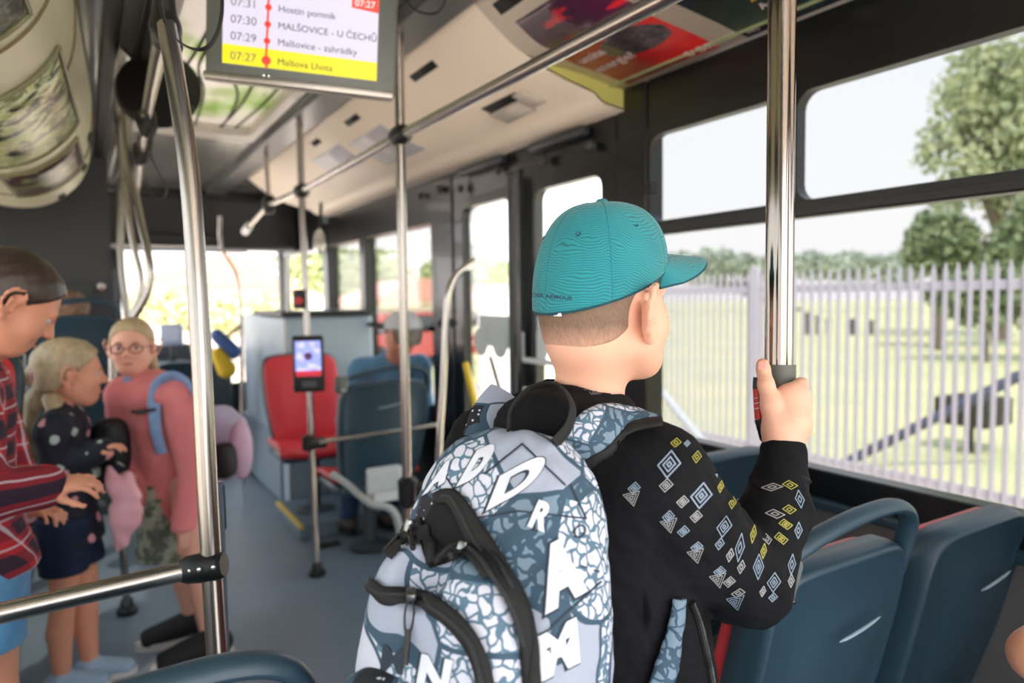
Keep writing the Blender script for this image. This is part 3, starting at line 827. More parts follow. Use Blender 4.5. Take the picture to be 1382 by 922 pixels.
# pole F (behind the backpack) and E (with the card reader)
ff = FP*V(1, 1, 0)+V(0, .015, 0)
p = pole('stanchion', 'straight steel pole just left of the backpack, black coupling at the handrail', [FP+V(.005, 0, ZC-FP[2]), FP, ff], .0175)
c = PY(551, 664, FP[1]+.0); m = MB(); m.lathe([(.02, -.06), (.034, -.045), (.036, .04), (.022, .055)], V(FP[0]+.002, FP[1]+.01, c[2]), None, 16)
m.obox(V(FP[0]+.07, FP[1]+.01, c[2]), (.07, .022, .025), np.eye(3), .008); m.build('clamp', BLACK, p)
EB = PZ(428, 776, 0)
p = pole('stanchion', 'steel pole carrying the card reader in front of the red seat', [EP+V(-.0, -.0, ZC-EP[2]), EP, EB], .0175, spl=False)
m = MB(); m.lathe([(.045, 0), (.045, .02), (.03, .03), (.026, .06), (.018, .07)], EB, None, 16); m.build('foot', BLACK, p)
c = P(416, 598, 3.62); m = MB(); m.lathe([(.02, -.04), (.032, -.03), (.032, .03), (.02, .04)], c, None, 14); m.box(c+V(.0, -.04, -.03), c+V(.09, .03, .02), .01); m.build('clamp', BLACK, p)
sb = empty('stop_button', P(404, 404, 3.58), 'small black and red stop button high on the card reader pole', 'button')
m = MB(); m.box(P(404, 404, 3.62)-V(.03, .03, .05), P(404, 404, 3.62)+V(.03, .03, .05), .01); m.build('housing', BLACK, sb, smooth=False)
m = MB(); m.lathe([(0, 0), (.02, 0), (.018, .015), (0, .018)], P(403, 406, 3.56), heading(0)[:, [0, 2, 1]]*V(1, 1, -1), 16); m.build('push_button', SEATR, sb)
# card reader
cr_ = empty('card_reader', P(417, 530, 3.55), 'black card reader with a lit blue screen mounted on the pole', 'card reader')
R = heading(16, -5); c = P(416.5, 491, 3.5)
hw, hh = 20.5*3.5/F, 38*3.5/F
m = MB(); m.obox(c, (hw, .025, hh), R, .012); m.build('housing', BLACK, cr_)
def scr_mat():
    t = NT('reader_screen'); co = t.coord('UV'); sp = t.n('SeparateXYZ'); t.l(t.coord('Generated'), sp.inputs[0])
    n = t.noise(t.coord(), 30, 2); c_ = t.mix(t.step(n, .55, .05), lin((150, 160, 236)), lin((206, 200, 250)))
    c_ = t.mix(t.math('LESS_THAN', sp.outputs[2], .16), c_, lin((190, 40, 60)))
    t.color((0, 0, 0)); t.l(c_, t.b.inputs['Emission Color']); t.b.inputs['Emission Strength'].default_value = .9; return t.m
m = MB(); cc = c+R@V(-.001, -.027, .025); m.obox(cc, (hw*.80, .002, hh*.62), R); m.build('screen', scr_mat(), cr_, smooth=False)
m = MB(); m.lathe([(0, 0), (.022, 0), (.022, .003), (0, .003)], cc+R@V(0, -.003, .012), R[:, [0, 2, 1]]*V(1, 1, -1), 6); m.build('card_symbol', mat('violet_symbol', (110, 60, 130), .4), cr_, smooth=False)
m = MB(); m.obox(c+R@V(.0, -.027, -hh*.72), (hw*.45, .004, hh*.12), R, .003); m.build('reader_window', DARKP, cr_, smooth=False)
m = MB(); m.obox(c+R@V(0, .04, 0), (.012, .03, .03), R); m.build('bracket', BLACK, cr_, smooth=False)
# cross rail behind the blue seat
m = MB(); a_, b_ = P(430, 597, 3.62), P(590, 573, 3.95); m.tube([a_, b_], .015, 12); tag(m.build('cross_rail', STEEL), 'short horizontal steel rail behind the dark blue seat', 'handrail')

# near pole at the left with its horizontal bar
Zn = 1.25
pn = pole('bent_pole', 'thick bent steel pole in the left foreground holding a low horizontal bar', [P(225, 35, Zn+.1), P(236, 100, Zn+.06), P(256, 240, Zn+.02), P(270, 450, Zn), P(281, 680, Zn), P(294, 900, Zn), PZ(330, 1500, 0)*V(1, 1, 0)+V(0, 0, .3)], .0175, spl=True)
m = MB(); m.tube([P(278, 668, Zn), P(285, 775, Zn)], .0001, 4)
bar = empty('horizontal_bar', P(120, 795, 1.18), 'low horizontal steel bar with a black clamp across the left foreground', 'handrail')
m = MB(); m.tube([P(-60, 843, 1.06), P(0, 828, 1.09), P(262, 768, 1.24)], .0165, 18); m.build('tube', STEEL, bar)
m = MB(); m.tube([P(244, 771, 1.235), P(252, 769.5, 1.237), P(275, 766, 1.245), P(296, 763, 1.25), P(303, 762, 1.25)], [.0195, .024, .0262, .0262, .02], 20); m.build('clamp', BLACK, bar)
for px, py in ((255, 771), (269, 769), (288, 766)):
    m = MB(); c = P(px, py, 1.218); B = basis(-_d); m.lathe([(0, 0), (.0042, 0), (.0036, .002), (0, .0025)], c, B[:, [0, 2, 1]]*V(1, 1, 1), 12); m.build('screw', SCREW, bar)
# slim blue grey upright fixed along that pole
m = MB(); m.tube([P(293, 650, 1.32), P(297, 740, 1.32), P(303, 900, 1.32)], .010, 10); m.build('backing_strip', mat('blue_grey_strip', (84, 96, 112), .4), pn)
m = MB(); m.obox(P(297, 684, 1.33), (.010, .012, .045), np.eye(3), .006); m.build('end_cap', SEATB, pn)

# left overhead rail and further bent poles
LR = [P(224, 38, 1.38), P(214, 75, 1.6), P(203, 128, 2.1), P(192, 185, 3.0), P(184, 262, 4.6)]
lr = empty('overhead_rail', LR[0], 'overhead steel handrail receding on the left above the girls', 'handrail')
m = MB(); m.tube(LR, .0175, 14); m.build('tube', STEEL, lr)
m = MB(); c = LR[0]; m.ell = None
s = SDF(c-V(.06, .06, .08), c+V(.06, .06, .12), .003); s.cap(c+V(0, 0, .075), c+V(-.002, 0, -.0), .017, .026, .01).cap(c, P(217, 60, 1.45), .026, .02, .01).cap(c, P(232, 62, 1.36), .026, .02, .01); s.build('joint', BLACK, lr)
m = MB(); m.tube([P(218, -40, 1.36), P(222, 10, 1.38)], .019, 12); m.build('hanger', BLACK, lr)
for (px, py, z, r) in ((199, 166, 2.5, .032), (190, 208, 3.3, .035)): clampbit('coupling', P(px, py, z), lr, r)
strapm = mat('black_strap', (22, 23, 26), .55)
def strap(name, label, pts, wdt, parentless=True):
    e_ = empty(name, pts[0], label, 'strap'); m = MB(); m.tube(smoothline(pts, 8), wdt, 10, flat=(1, .22), ref=_d); m.build('loop', strapm, e_); return e_
zs = 1.22
strap('hanging_strap', 'black hanging strap loop in front of the timetable screen', [P(219, -30, zs), P(217, 0, zs), P(222, 28, zs), P(237, 52, zs), P(260, 66, zs), P(280, 64, zs), P(293, 45, zs), P(299, 20, zs), P(300, -10, zs), P(300, -30, zs)], .0075)
strap('hanging_strap', 'black strap loop hanging at the top beside the timetable screen', [P(548, -20, 1.9), P(552, 5, 1.9), P(568, 17, 1.9), P(588, 18, 1.9), P(600, 5, 1.9), P(602, -20, 1.9)], .008)
strap('hanging_strap', 'thin grey strap loop dangling from the left handrail', [P(200, 188, 2.5), P(205, 215, 2.5), P(218, 240, 2.5), P(225, 255, 2.5), P(218, 268, 2.5), P(204, 262, 2.5), P(196, 240, 2.5)], .007)
strap('hanging_strap', 'black strap hanging from the left handrail beside the dark cab wall', [P(182, 150, 2.4), P(188, 172, 2.4), P(197, 185, 2.4), P(205, 172, 2.4), P(202, 205, 2.4)], .014)
c = P(214, 121, 2.9)
dm = empty('ceiling_fixture', c, 'round black dome fixture under the ceiling left of the timetable screen', 'ceiling fixture')
m = MB(); B = basis(_r0*.25+_u0*.12-_d); m.lathe([(.02, .06), (.09, .05), (.15, .025), (.166, 0), (.15, -.02), (0, -.03)], c, B[:, [0, 2, 1]]*V(1, 1, -1), 32); m.build('shell', BLACK, dm)
m = MB(); m.tube([c+V(0, .03, .06), c+V(0, .05, ZC-c[2])], .02, 10); m.build('bracket', BLACK, dm)
pole('bent_pole', 'steel pole bending behind the head of the girl in pink', [P(166, 118, 3.3), P(173, 210, 3.3), P(188, 290, 3.25), P(201, 350, 3.2), P(202, 385, 3.2), P(186, 420, 3.2), P(156, 462, 3.2), P(152, 500, 3.2), P(158, 600, 3.2), P(166, 740, 3.2), PZ(172, 828, 0)], .017)
m = MB(); c = PZ(172, 828, 0); m.lathe([(.045, 0), (.045, .02), (.03, .035), (.025, .07)], c, None, 14); pf = [o for o in bpy.data.objects if o.get('label', '').startswith('steel pole bending')][0]; m.build('foot', BLACK, pf)
pole('bent_pole', 'second thinner steel pole parallel to the one behind the girl in pink', [P(158, 150, 3.8), P(165, 230, 3.8), P(178, 320, 3.8), P(190, 372, 3.8), P(189, 400, 3.8), P(178, 425, 3.8)], .016)
pole('slim_pole', 'dark slim pole next to the cab wall', [P(163, 240, 4.6), P(163, 352, 4.6), P(173, 440, 4.6), P(176, 560, 4.6), PZ(178, 690, 0)], .022, matl=STEELD)
pole('slim_pole', 'slim steel pole in front of the windscreen', [P(297, 292, 5.6), P(299, 335, 5.6), P(320, 375, 5.6), P(325, 440, 5.6), P(327, 560, 5.6), PZ(328, 645, 0)], .016)
for i, (px, a0, a1) in enumerate(((387, 345, 422), (412, 335, 424))):
    pole('slim_pole', ['short pale upright left of the counter pole', 'short pale upright right of the counter pole'][i], [P(px, a0, 4.9), P(px+1, a1, 4.9)], .016, matl=WHITEP)

# ------------------------------------------------------------------ timetable screen
z0 = 1.75
mon = empty('timetable_screen', P(400, 60, z0), 'grey ceiling monitor showing the bus stop timetable', 'monitor')
bl_, br_ = P(300, 85, z0), P(508, 110, z0+.10)
ux = nrm(br_-bl_); W = np.linalg.norm(br_-bl_); tl = P(303, -40, z0-.02); uy = tl-bl_; uy = nrm(uy-ux*(uy@ux)); un = np.cross(ux, uy)
if un@_d > 0: un = -un
Rm = np.stack([ux, -un, uy], 1); H_ = W*.62
cen = bl_+ux*W/2+uy*H_/2
m = MB(); m.obox(cen+Rm@V(.005, .035, .0), (W/2+.045, .03, H_/2+.035), Rm, .008); m.build('housing', mat('grey_green_housing', (92, 98, 94), .38), mon, smooth=True)
m = MB(); m.obox(cen+Rm@V(-.0, .075, .02), (W/2+.02, .03, H_/2), Rm, .008); m.build('back_box', mat('dark_housing', (60, 63, 62), .5), mon)
m = MB(); m.obox(bl_+ux*W/2-uy*.030+Rm@V(0, .02, 0), (W/2+.045, .018, .009), Rm, .004); m.build('lower_lip', STEELD, mon)
def emis(name, c, s_=1.0):
    t = NT(name); t.color((0, 0, 0)); n = t.noise(t.coord(), 20, 2); cc = lin(c)
    t.l(t.mix(n, tuple(x*.97 for x in cc), cc), t.b.inputs['Emission Color']); t.b.inputs['Emission Strength'].default_value = s_; t.b.inputs['Roughness'].default_value = .25; return t.m
S = W/210.0                       # metres per pixel of the screen, 210 across
def q2(x, y, o=.0): return bl_+ux*x*S+uy*y*S+un*(.003+o)
def rect(mb, x0, y0, x1, y1, o): mb.add([q2(x0, y0, o), q2(x1, y0, o), q2(x1, y1, o), q2(x0, y1, o)], [(0, 1, 2, 3)])
HS = H_/S
m = MB(); rect(m, 0, 0, 210, HS, 0); scp = m.build('display', emis('screen_white', (214, 206, 222), .8), mon, smooth=False)
m = MB(); rect(m, 0, 0, 210, 26, .0006); m.build('highlight_row', emis('screen_yellow', (226, 212, 30), .85), scp, smooth=False)
m = MB(); m.add([q2(172, 98, .0006), q2(210, 95, .0006), q2(210, HS, .0006), q2(172, HS, .0006)], [(0, 1, 2, 3)]); m.build('clock_box', emis('screen_red', (230, 60, 40), .9), scp, smooth=False)
m = MB()
rowy = [8, 34.5, 57, 80, 103]
for i in range(4): m.add([q2(55.5+i*.6, rowy[i], .001), q2(58.5+i*.6, rowy[i], .001), q2(59.5+i*.6, rowy[i+1], .001), q2(56.5+i*.6, rowy[i+1], .001)], [(0, 1, 2, 3)])
m.add([q2(56, 0, .001), q2(60, 0, .001), q2(59, 8, .001), q2(56, 8, .001)], [(0, 1, 2, 3)])
for i, y in enumerate(rowy):
    r = 6.4 if i == 0 else 4.6; m.add([q2(57.5+i*.6+r*math.cos(k*PI/6), y+2+r*math.sin(k*PI/6), .0014) for k in range(12)], [tuple(range(12))])
m.build('route_line', emis('route_red', (226, 62, 48), .85), scp, smooth=False)
ink = mat('screen_ink', (58, 52, 62), .5); inkg = mat('screen_ink_grey', (120, 112, 124), .5)
rows_ = [('07:27', 'Malšova Lhota', .012), ('07:29', 'Malšovice - zahrádky', .008), ('07:30', 'MALŠOVICE - U ČECHŮ', .0), ('07:31', 'Hostin pomník', .0), ('07:32', 'Centrum', 0)]
m = MB(); m2 = MB()
for (tm, st, bd), y in zip(rowy and rows_, rowy):
    m, m2 = MB(), MB(); text_plane(m2, tm, q2(10, y-2, .0012), ux, uy, 15.5*S, 0)
    text_plane(m, st, q2(72, y-2, .0012), ux, uy, 13.0*S, 0)
    m.build('stop_name', ink, scp, smooth=False); m2.build('departure_time', inkg, scp, smooth=False)
m = MB(); text_plane(m, '07:27', q2(176, 101, .0014), ux, uy, 13*S, .01); m.build('clock_digits', emis('white_digits', (240, 225, 225), .8), scp, smooth=False)
m = MB(); c = bl_+ux*W*.26-uy*.021+un*.012
for dx in (0, .012): m.lathe([(0, 0), (.0035, 0), (.003, .003), (0, .004)], c+ux*dx, np.stack([ux, uy, un], 1), 10)
m.build('screw', SCREW, mon)
m = MB(); m.obox(P(395, -30, z0+.1)+V(0, .06, .12), (.05, .03, .3), np.eye(3), .01); m.build('ceiling_bracket', DARKP, mon)

# ------------------------------------------------------------------ posters on the right duct
def poster(name, label, prof, s0, s1, y0, y1, matl, txts=(), rim=True):
    e_ = empty(name, (1.4, (y0+y1)/2, 2.3), label, 'poster')
    m = MB(); m.grid(patch(prof, s0, s1, y0, y1, .006, 10, 2)); m.build('sheet', matl, e_, thick=.002)
    if txts:
        for (t_, s, y, size, bd) in txts:
            m = MB()
            v, f = text_mesh(t_, bd, .4)
            Ls = sum(math.dist(prof[i], prof[i+1]) for i in range(len(prof)-1)); vs_ = []
            for p in v:
                q, n = on_prof(prof, min(1, max(0, s-p[1]*size/Ls))); n = n if n[1] < 0 else -n
                vs_.append((q[0]+n[0]*.008, y-p[0]*size, q[1]+n[1]*.008))
            m.add(vs_, f); m.build('lettering', mat('poster_white_ink', (232, 214, 214), .5), e_, smooth=False)
    return e_
def red_poster_mat():
    t = NT('red_poster'); co = t.coord('Generated'); sp = t.n('SeparateXYZ'); t.l(co, sp.inputs[0])
    n = t.noise(co, 3, 4, .6, 1); red = t.mix(n, lin((150, 24, 32)), lin((214, 52, 44)))
    # dark figure in the upper part of the sheet
    d = t.n('VectorMath', operation='DISTANCE'); t.l(co, d.inputs[0]); d.inputs[1].default_value = (.34, .36, .62)
    fig = t.math('LESS_THAN', t.math('ADD', d.outputs['Value'], t.math('MULTIPLY', n, .12)), .38)
    n2 = t.noise(co, 9, 4, .7); dark = t.mix(t.step(n2, .5, .15), lin((26, 25, 28)), lin((92, 78, 84)))
    t.color(t.mix(fig, red, dark)); t.b.inputs['Roughness'].default_value = .25; return t.m
def dark_poster_mat(name, a, b, c_):
    t = NT(name); co = t.coord('Generated'); n = t.noise(co, 4, 4, .6, .6); v = t.noise(co, 2.2, 2)
    t.color(t.mix(t.step(v, .62, .03), t.mix(n, lin(a), lin(b)), lin(c_))); t.b.inputs['Roughness'].default_value = .25; return t.m
poster('advert_poster', 'red advert poster with a dark figure and white words on the right ceiling duct', P1, .46, .93, 1.60, 2.04, red_poster_mat(), (('e·on', .91, 1.72, .07, .02), ('umíte', .62, 2.02, .06, .012), ('energie?', .74, 2.03, .06, .012)))
pm = poster('advert_poster', 'dark teal advert poster with yellow stripes beside the top of the fluted pole', P1, .44, .95, 1.02, 1.50, dark_poster_mat('teal_poster', (16, 30, 34), (40, 72, 74), (28, 46, 92)), (('Au Y', .80, 1.36, .045, .01), ('info', .92, 1.48, .03, .0)))
m = MB()
for a0, a1 in (((1.20, .60), (1.34, .74)), ((1.14, .58), (1.28, .74))):
    for k in range(6):
        t0, t1 = k/6, (k+1)/6; row = []
        for t_ in (t0, t1):
            y = a0[0]*(1-t_)+a1[0]*t_*1.0; s = .45+(.27)*t_
            q, n = on_prof(P1, s); row.append([(q[0]-.0, y-.012, q[1]-.010), (q[0], y+.012, q[1]-.010)])
        m.grid(row)
m.build('yellow_stripes', mat('yellow_ink', (226, 170, 40), .5), pm, smooth=False)
poster('advert_poster', 'purple and red poster high on the duct above the handrail', P1, .20, .42, 1.58, 2.0, dark_poster_mat('purple_poster', (40, 24, 44), (96, 36, 70), (206, 40, 52)))
poster('notice_sheet', 'white notice sheet in the far right ceiling duct, nearer of the two', P2, .30, .62, 3.95, 4.5, mat('notice_white', (214, 214, 224), .35, var=.15, vs_=6))
poster('notice_sheet', 'grey patterned notice sheet on the far right duct beyond the white one', P2, .35, .8, 3.35, 3.85, mat('notice_grey', (186, 184, 190), .35, var=.4, vs_=10))

# ------------------------------------------------------------------ seats
def seat_proto():
    root = empty('bus_seat', (0, 0, 0)); LEAN = math.radians(17); pv = V(0, 0, .42)
    def T(x, y, z):
        dz = z-.42; return V(x, y-dz*math.sin(LEAN)*.9+.12, .42+dz*math.cos(LEAN)*1.02)
    def outline(s_, n=56):
        pts = []
        zb, zt = .40, 1.0; cz = (zb+zt)/2
        for k in range(n):
            an = 2*PI*k/n; c_, q_ = math.cos(an), math.sin(an)
            ex = 2/7
            x = math.copysign(abs(c_)**ex, c_); z = math.copysign(abs(q_)**ex, q_)
            hw_ = .198-.018*max(0, -z)+.006*z
            dz = .012*(1-x*x) if z > 0 else 0
            pts.append((x*hw_*s_[0], cz+z*(zt-zb)/2*s_[1]+dz))
        return pts
    m = MB(); rows = []
    for (sx_, sz_, y) in ((.93, .96, .035), (1, 1, .030), (1.0, 1.0, .0), (.985, .99, -.018), (.955, .972, -.028), (.93, .955, -.030), (.915, .94, -.026), (.6, .6, -.032), (.25, .25, -.036), (.01, .01, -.037)):
        rows.append([T(x, y-.02*(1-((z-.7)/.3)**2)*(1 if y < 0 else .3)+.05*(x/.2)**2*(.4 if y < -.02 else .4), z) for x, z in outline((sx_, sz_))])
    m.grid(rows, closed=True); m.build('backrest_shell', SEATB, root, auto=None)
    m = MB(); rows = []
    for (sx_, sz_, y) in ((.955, .955, .028), (.97, .97, .04), (.955, .955, .058), (.9, .92, .066), (.5, .5, .055), (.01, .01, .052)):
        rows.append([T(x, y+.05*(x/.2)**2*.4, z) for x, z in outline((sx_, sz_))])
    m.grid(rows, closed=True); m.build('backrest_cushion', SEATR, root, auto=None)
    # raised crease on the back, its highlight put into a paler colour
    m = MB(); pts = [T(-.055+.11*t_, -.064, .868+.004*t_+.016*t_*t_) for t_ in np.linspace(0, 1, 8)]; m.tube(pts, [.001, .0028, .0032, .0032, .0032, .003, .0025, .001], 8); m.build('crease', mat('crease_edge', (150, 172, 186), .3), root)
    m = MB(); rows = []
    for k in range(9):
        t_ = k/8; y = .14+.38*t_; rows.append([])
        for x in np.linspace(-1, 1, 11): rows[-1].append((x*.2, y, .455-.025*math.cos(x*PI/2)*(1)-(.04*max(0, t_-.8)*5)))
    m.grid(rows); m.build('seat_cushion', SEATR, root, thick=.03)
    m = MB(); m.box((-.19, .10, .36), (.19, .50, .415), .02); m.build('seat_pan', SEATB, root)
    m = MB(); m.tube([(0, .3, .37), (0, .3, .02)], .03, 12); m.lathe([(.1, 0), (.1, .01), (.035, .03)], (0, .3, 0), None, 16); m.build('pedestal', DARKP, root)
    return root, T
seat, TS = seat_proto()
def add_handle(root, T, fl=1):
    off = OFF[root.name]
    m = MB(); pts = [T(-.200, .005, 1.005), T(-.190, .0, 1.022), T(-.165, 0, 1.038), T(-.10, 0, 1.060), T(-.0, 0, 1.078), T(.09, 0, 1.082), T(.15, 0, 1.068), T(.182, 0, 1.035), T(.190, 0, .985), T(.190, 0, .93)]
    pts = [off+V(p[0]*fl, p[1], p[2]) for p in pts]
    m.tube(smoothline(pts, 6), .0155, 14, flat=(1.2, .85), ref=(0, 1, 0)); h = m.build('handle', SEATB, root)
    m = MB(); c = off+V(TS(-.198, 0, .93)[0]*fl, TS(0, -.01, 1.0)[1], .995); m.obox(c+V(-.006*fl, -.012, 0), (.026, .024, .046), heading(0, 15), .014); b = m.build('bracket', mat('olive_grey_bracket', (104, 112, 108), .45), root)
    for dz in (-.024, .024):
        m = MB(); m.lathe([(0, 0), (.006, 0), (.005, .003), (0, .004)], c+V(-.006*fl, -.037, dz), heading(0)[:, [0, 2, 1]]*V(1, 1, -1), 12); m.build('bolt', SCREW, b)
def place(seat_, loc, rz, label, name='bus_seat', group=None, handle=0, zoff=0):
    s_ = seat_ if 'used' not in globals() or not globals()['used'] else copy_tree(seat_)
    s_.name = name; s_.location = loc; OFF[s_.name] = V(*loc); tag(s_, label, 'seat', group)
    globals()['used'] = True
    s_.rotation_euler = (0, 0, 0)
    if handle: add_handle(s_, TS, handle)
    s_.rotation_euler = (0, 0, rz); return s_
def backtop(seatloc, x=0): return None
used = False
# TS gives the top of the back at about y = -.03 relative to the seat origin
ytop = TS(0, 0, 1.0)[1]
# make plain copies first so that handles stay with their own seat
specs = [((1.13, .72-ytop+.02, 0), 0, 'blue plastic seat with a big loop handle right behind the fluted pole', 1),
         ((1.605, .72-ytop+.02, -.02), 0, 'blue window seat without a handle at the right edge of the photo', 0),
         ((1.595, 1.40-ytop, 0), 0, 'blue window seat in the next row, half hidden by the raised arm', 0),
         ((1.15, 1.40-ytop, 0), 0, 'blue aisle seat in the next row behind the elbow of the boy', 0),
         ((.01, .795-ytop, -.0), 0, 'blue seat back whose loop handle rises at the bottom left foreground', 1)]
BL = P(520, 560, 3.75)
specs += [((BL[0]+.02, 3.75-ytop-.2, .02), 0, 'dark blue seat back with the man in the blue shirt sitting in it', 1),
          ((1.22, 4.80, .10), PI, 'red seat facing the camera behind the card reader', 0),
          ((-.05, 3.9, .40), 0, 'raised blue seat back with a handle at the left behind the girls', 1),
          ((-.38, 3.0, .30), PI*.9, 'red seat at the left edge behind the person in the plaid shirt', 0),
          ((.62, 5.9, .0), 0, 'pale blue seat back near the windscreen', 0)]
objs = [seat]+[copy_tree(seat) for _ in specs[1:]]
for o, (loc, rz, lab, hd) in zip(objs, specs):
    o.name = 'bus_seat'; o.location = loc; OFF[o.name] = V(*loc); tag(o, lab, 'seat', 'bus seats')
    if hd: add_handle(o, TS, hd)
    if 'man in the blue shirt' in lab or 'card reader' in lab: o.scale = (1.25, 1, 1)
    o.rotation_euler = (0, 0, rz)
    if 'bottom left' in lab:
        for ch in o.children:
            if 'cushion' in ch.name: ch.material_slots[0].link = 'OBJECT'; ch.material_slots[0].material = SEATB

# driver side counter / wheel box
C0 = PZ(393, 690, 0)
cb = empty('counter', (1.4, 5.5, 0), 'pale blue grey partition box with a black top beside the front door', 'counter')
x0 = C0[0]; m = MB(); m.box((x0, C0[1]+.02, 0), (XR-.01, C0[1]+1.5, 1.34), .02); m.build('cabinet', mat('blue_grey_laminate', (150, 166, 178), .4), cb, smooth=False)
m = MB(); m.box((x0-.03, C0[1]-.03, 1.34), (x0+.62, C0[1]+.9, 1.375), .01); m.build('top', BLACK, cb, smooth=False)
m = MB(); m.box((x0-.018, C0[1]+.2, .02), (x0, C0[1]+1.5, .5), .004); m.build('kick_panel', mat('grey_kick_panel', (120, 136, 148), .4), cb, smooth=False)
m = MB(); m.box((x0-.006, C0[1]-.012, .02), (x0+.012, C0[1]+.0, 1.32), .003); m.build('corner_strip', STEELD, cb, smooth=False)
pd = empty('low_podium', (1.5, 4.3, 0), 'low blue grey floor podium under the red and blue seats', 'podium')
m = MB(); m.box((1.05, 4.22, 0), (XR-.01, 4.82, .10), .01); m.build('step', mat('podium_vinyl', (104, 120, 132), .5), pd, smooth=False)
m = MB(); m.box((1.045, 4.215, .075), (1.07, 4.82, .105), .004); m.build('edge_strip', mat('yellow_edge', (214, 178, 70), .5), pd, smooth=False)
wb = empty('white_box', P(515, 640, 3.55), 'white box on the floor under the dark blue seat', 'box')
m = MB(); c = P(522, 655, 3.5); m.box(c-V(.08, .05, .07), c+V(.10, .08, .08), .01); m.build('shell', WHITEP, wb, smooth=False)
m = MB(); c = P(508, 652, 3.42); m.box(c-V(.05, .01, .05), c+V(.12, .01, .06), .01); m.build('front_cover', mat('pale_cover2', (205, 210, 212), .5), wb, smooth=False)
m = MB(); m.tube(smoothline([P(448, 640, 3.5), P(470, 655, 3.45), P(500, 680, 3.4), P(535, 698, 3.4), P(545, 720, 3.4)*V(1, 1, 0)+V(0, 0, .01)], 6), .018, 10); tag(m.build('curved_tube', mat('pale_tube', (186, 190, 190), .4)), 'pale curved tube under the dark blue seat', 'tube')
m = MB(); c = PZ(440, 738, 0); m.box(c-V(.06, .03, 0), c+V(.08, .03, .02), .006); tag(m.build('floor_bracket', BLACK), 'small black bracket on the floor beside the card reader pole', 'bracket')

# curved glass draught screen beside the middle door
gsn = empty('glass_screen', PX(603, 600, 1.2), 'clear glass screen with a rounded steel edge beside the middle door', 'screen')
ed = [P(592, 640, 3.05)*V(1, 1, 0)+V(0, 0, .01), P(592, 640, 3.05), P(598, 520, 3.05), P(602, 430, 3.05), P(606, 392, 3.05), P(616, 370, 3.08), P(640, 352, 3.15)]
m = MB(); m.tube(smoothline(ed, 6), .014, 10); m.build('edge_tube', STEEL, gsn)
q = smoothline(ed, 6); m = MB(); rows = [[p, p+(PX(640, 352, 1.72)-ed[-1])*V(1, 1, 0)*1.0] for p in q]; m.grid(rows); m.build('pane', GLSC, gsn, smooth=False, thick=.006)
m = MB(); m.tube([P(595, 436, 3.2), P(612, 436, 3.1)], .02, 8); m.build('clip', BLACK, gsn)

# things on the dashboard end
dk = empty('ticket_machine', P(232, 455, 6.0), 'pale blue ticket machine with a small screen near the windscreen', 'ticket machine')
c = P(232, 452, 6.0); m = MB(); m.obox(c, (.085, .04, .09), heading(15), .01); m.build('housing', mat('pale_blue_plastic', (150, 170, 196), .4), dk)
m = MB(); m.obox(c+heading(15)@V(0, -.042, .01), (.065, .003, .06), heading(15)); m.build('screen', mat('pale_screen', (186, 200, 220), .2), dk, smooth=False)
m = MB(); m.tube([c+V(0, 0, -.09), c+V(0, 0, -.5)], .02, 8); m.build('stand', BLACK, dk)
db = empty('dashboard', (1.0, 7.0, 0), 'dark dashboard and driver fittings below the windscreen', 'dashboard')
m = MB(); m.box((.15, 6.95, 0), (1.15, TF-.02, .98), .03); m.box((.2, 6.3, .5), (.75, 6.9, .95), .04); m.build('body', mat('dark_dash', (46, 52, 58), .5), db)
m = MB(); m.box((.5, 6.85, .9), (.8, 7.0, 1.08), .02); m.build('instrument_box', DARKP, db)
hb = empty('driver_bag', P(302, 478, 5.4), 'blue and yellow bag hanging near the windscreen', 'bag')
c = P(303, 470, 5.4); s = SDF(c-V(.2, .2, .25), c+V(.2, .2, .25), .01); s.cap(c+V(-.05, 0, .10), c+V(.06, 0, -.03), .05, .06); s.build('blue_part', mat('bag_blue', (70, 100, 160), .7), hb)
c = P(300, 490, 5.38); s = SDF(c-V(.2, .2, .25), c+V(.2, .2, .25), .01); s.cap(c+V(-.03, 0, .07), c+V(.03, 0, -.05), .05, .07); s.build('yellow_part', mat('bag_yellow', (222, 186, 40), .7), hb); m = MB(); m.tube([P(298, 460, 5.4), P(316, 446, 5.5), P(325, 440, 5.6)], .012, 8); m.build('strap', BLACKR, hb)
om = empty('oval_mirror', P(432, 325, 5.2), 'small oval mirror with a white rim beside the front window', 'mirror')
c = P(431, 326, 5.2); B = basis(-_d); m = MB(); m.lathe([(0, .01), (.05, .01), (.06, 0), (.05, -.01), (0, -.01)], c, (B[:, [0, 2, 1]]*V(.75, 1.55, 1)), 24); m.build('glass', mat('mirror_face', (226, 224, 222), .15, .6), om)
m = MB(); m.tube([c, c+V(.05, .1, .3)], .012, 8); m.build('arm', BLACK, om)
# ------------------------------------------------------------------ people: shared makers
SKIN = mat('skin', (232, 178, 152), .5, sss=.25, var=.05, vs_=30, bump=.06, bs=700)
SKIN2 = mat('fair_skin', (226, 170, 148), .5, sss=.2, var=.05, vs_=30)
SKIN3 = mat('warm_skin', (214, 150, 122), .5, sss=.2, var=.05, vs_=30)
LIP = mat('lip', (190, 110, 104), .5)

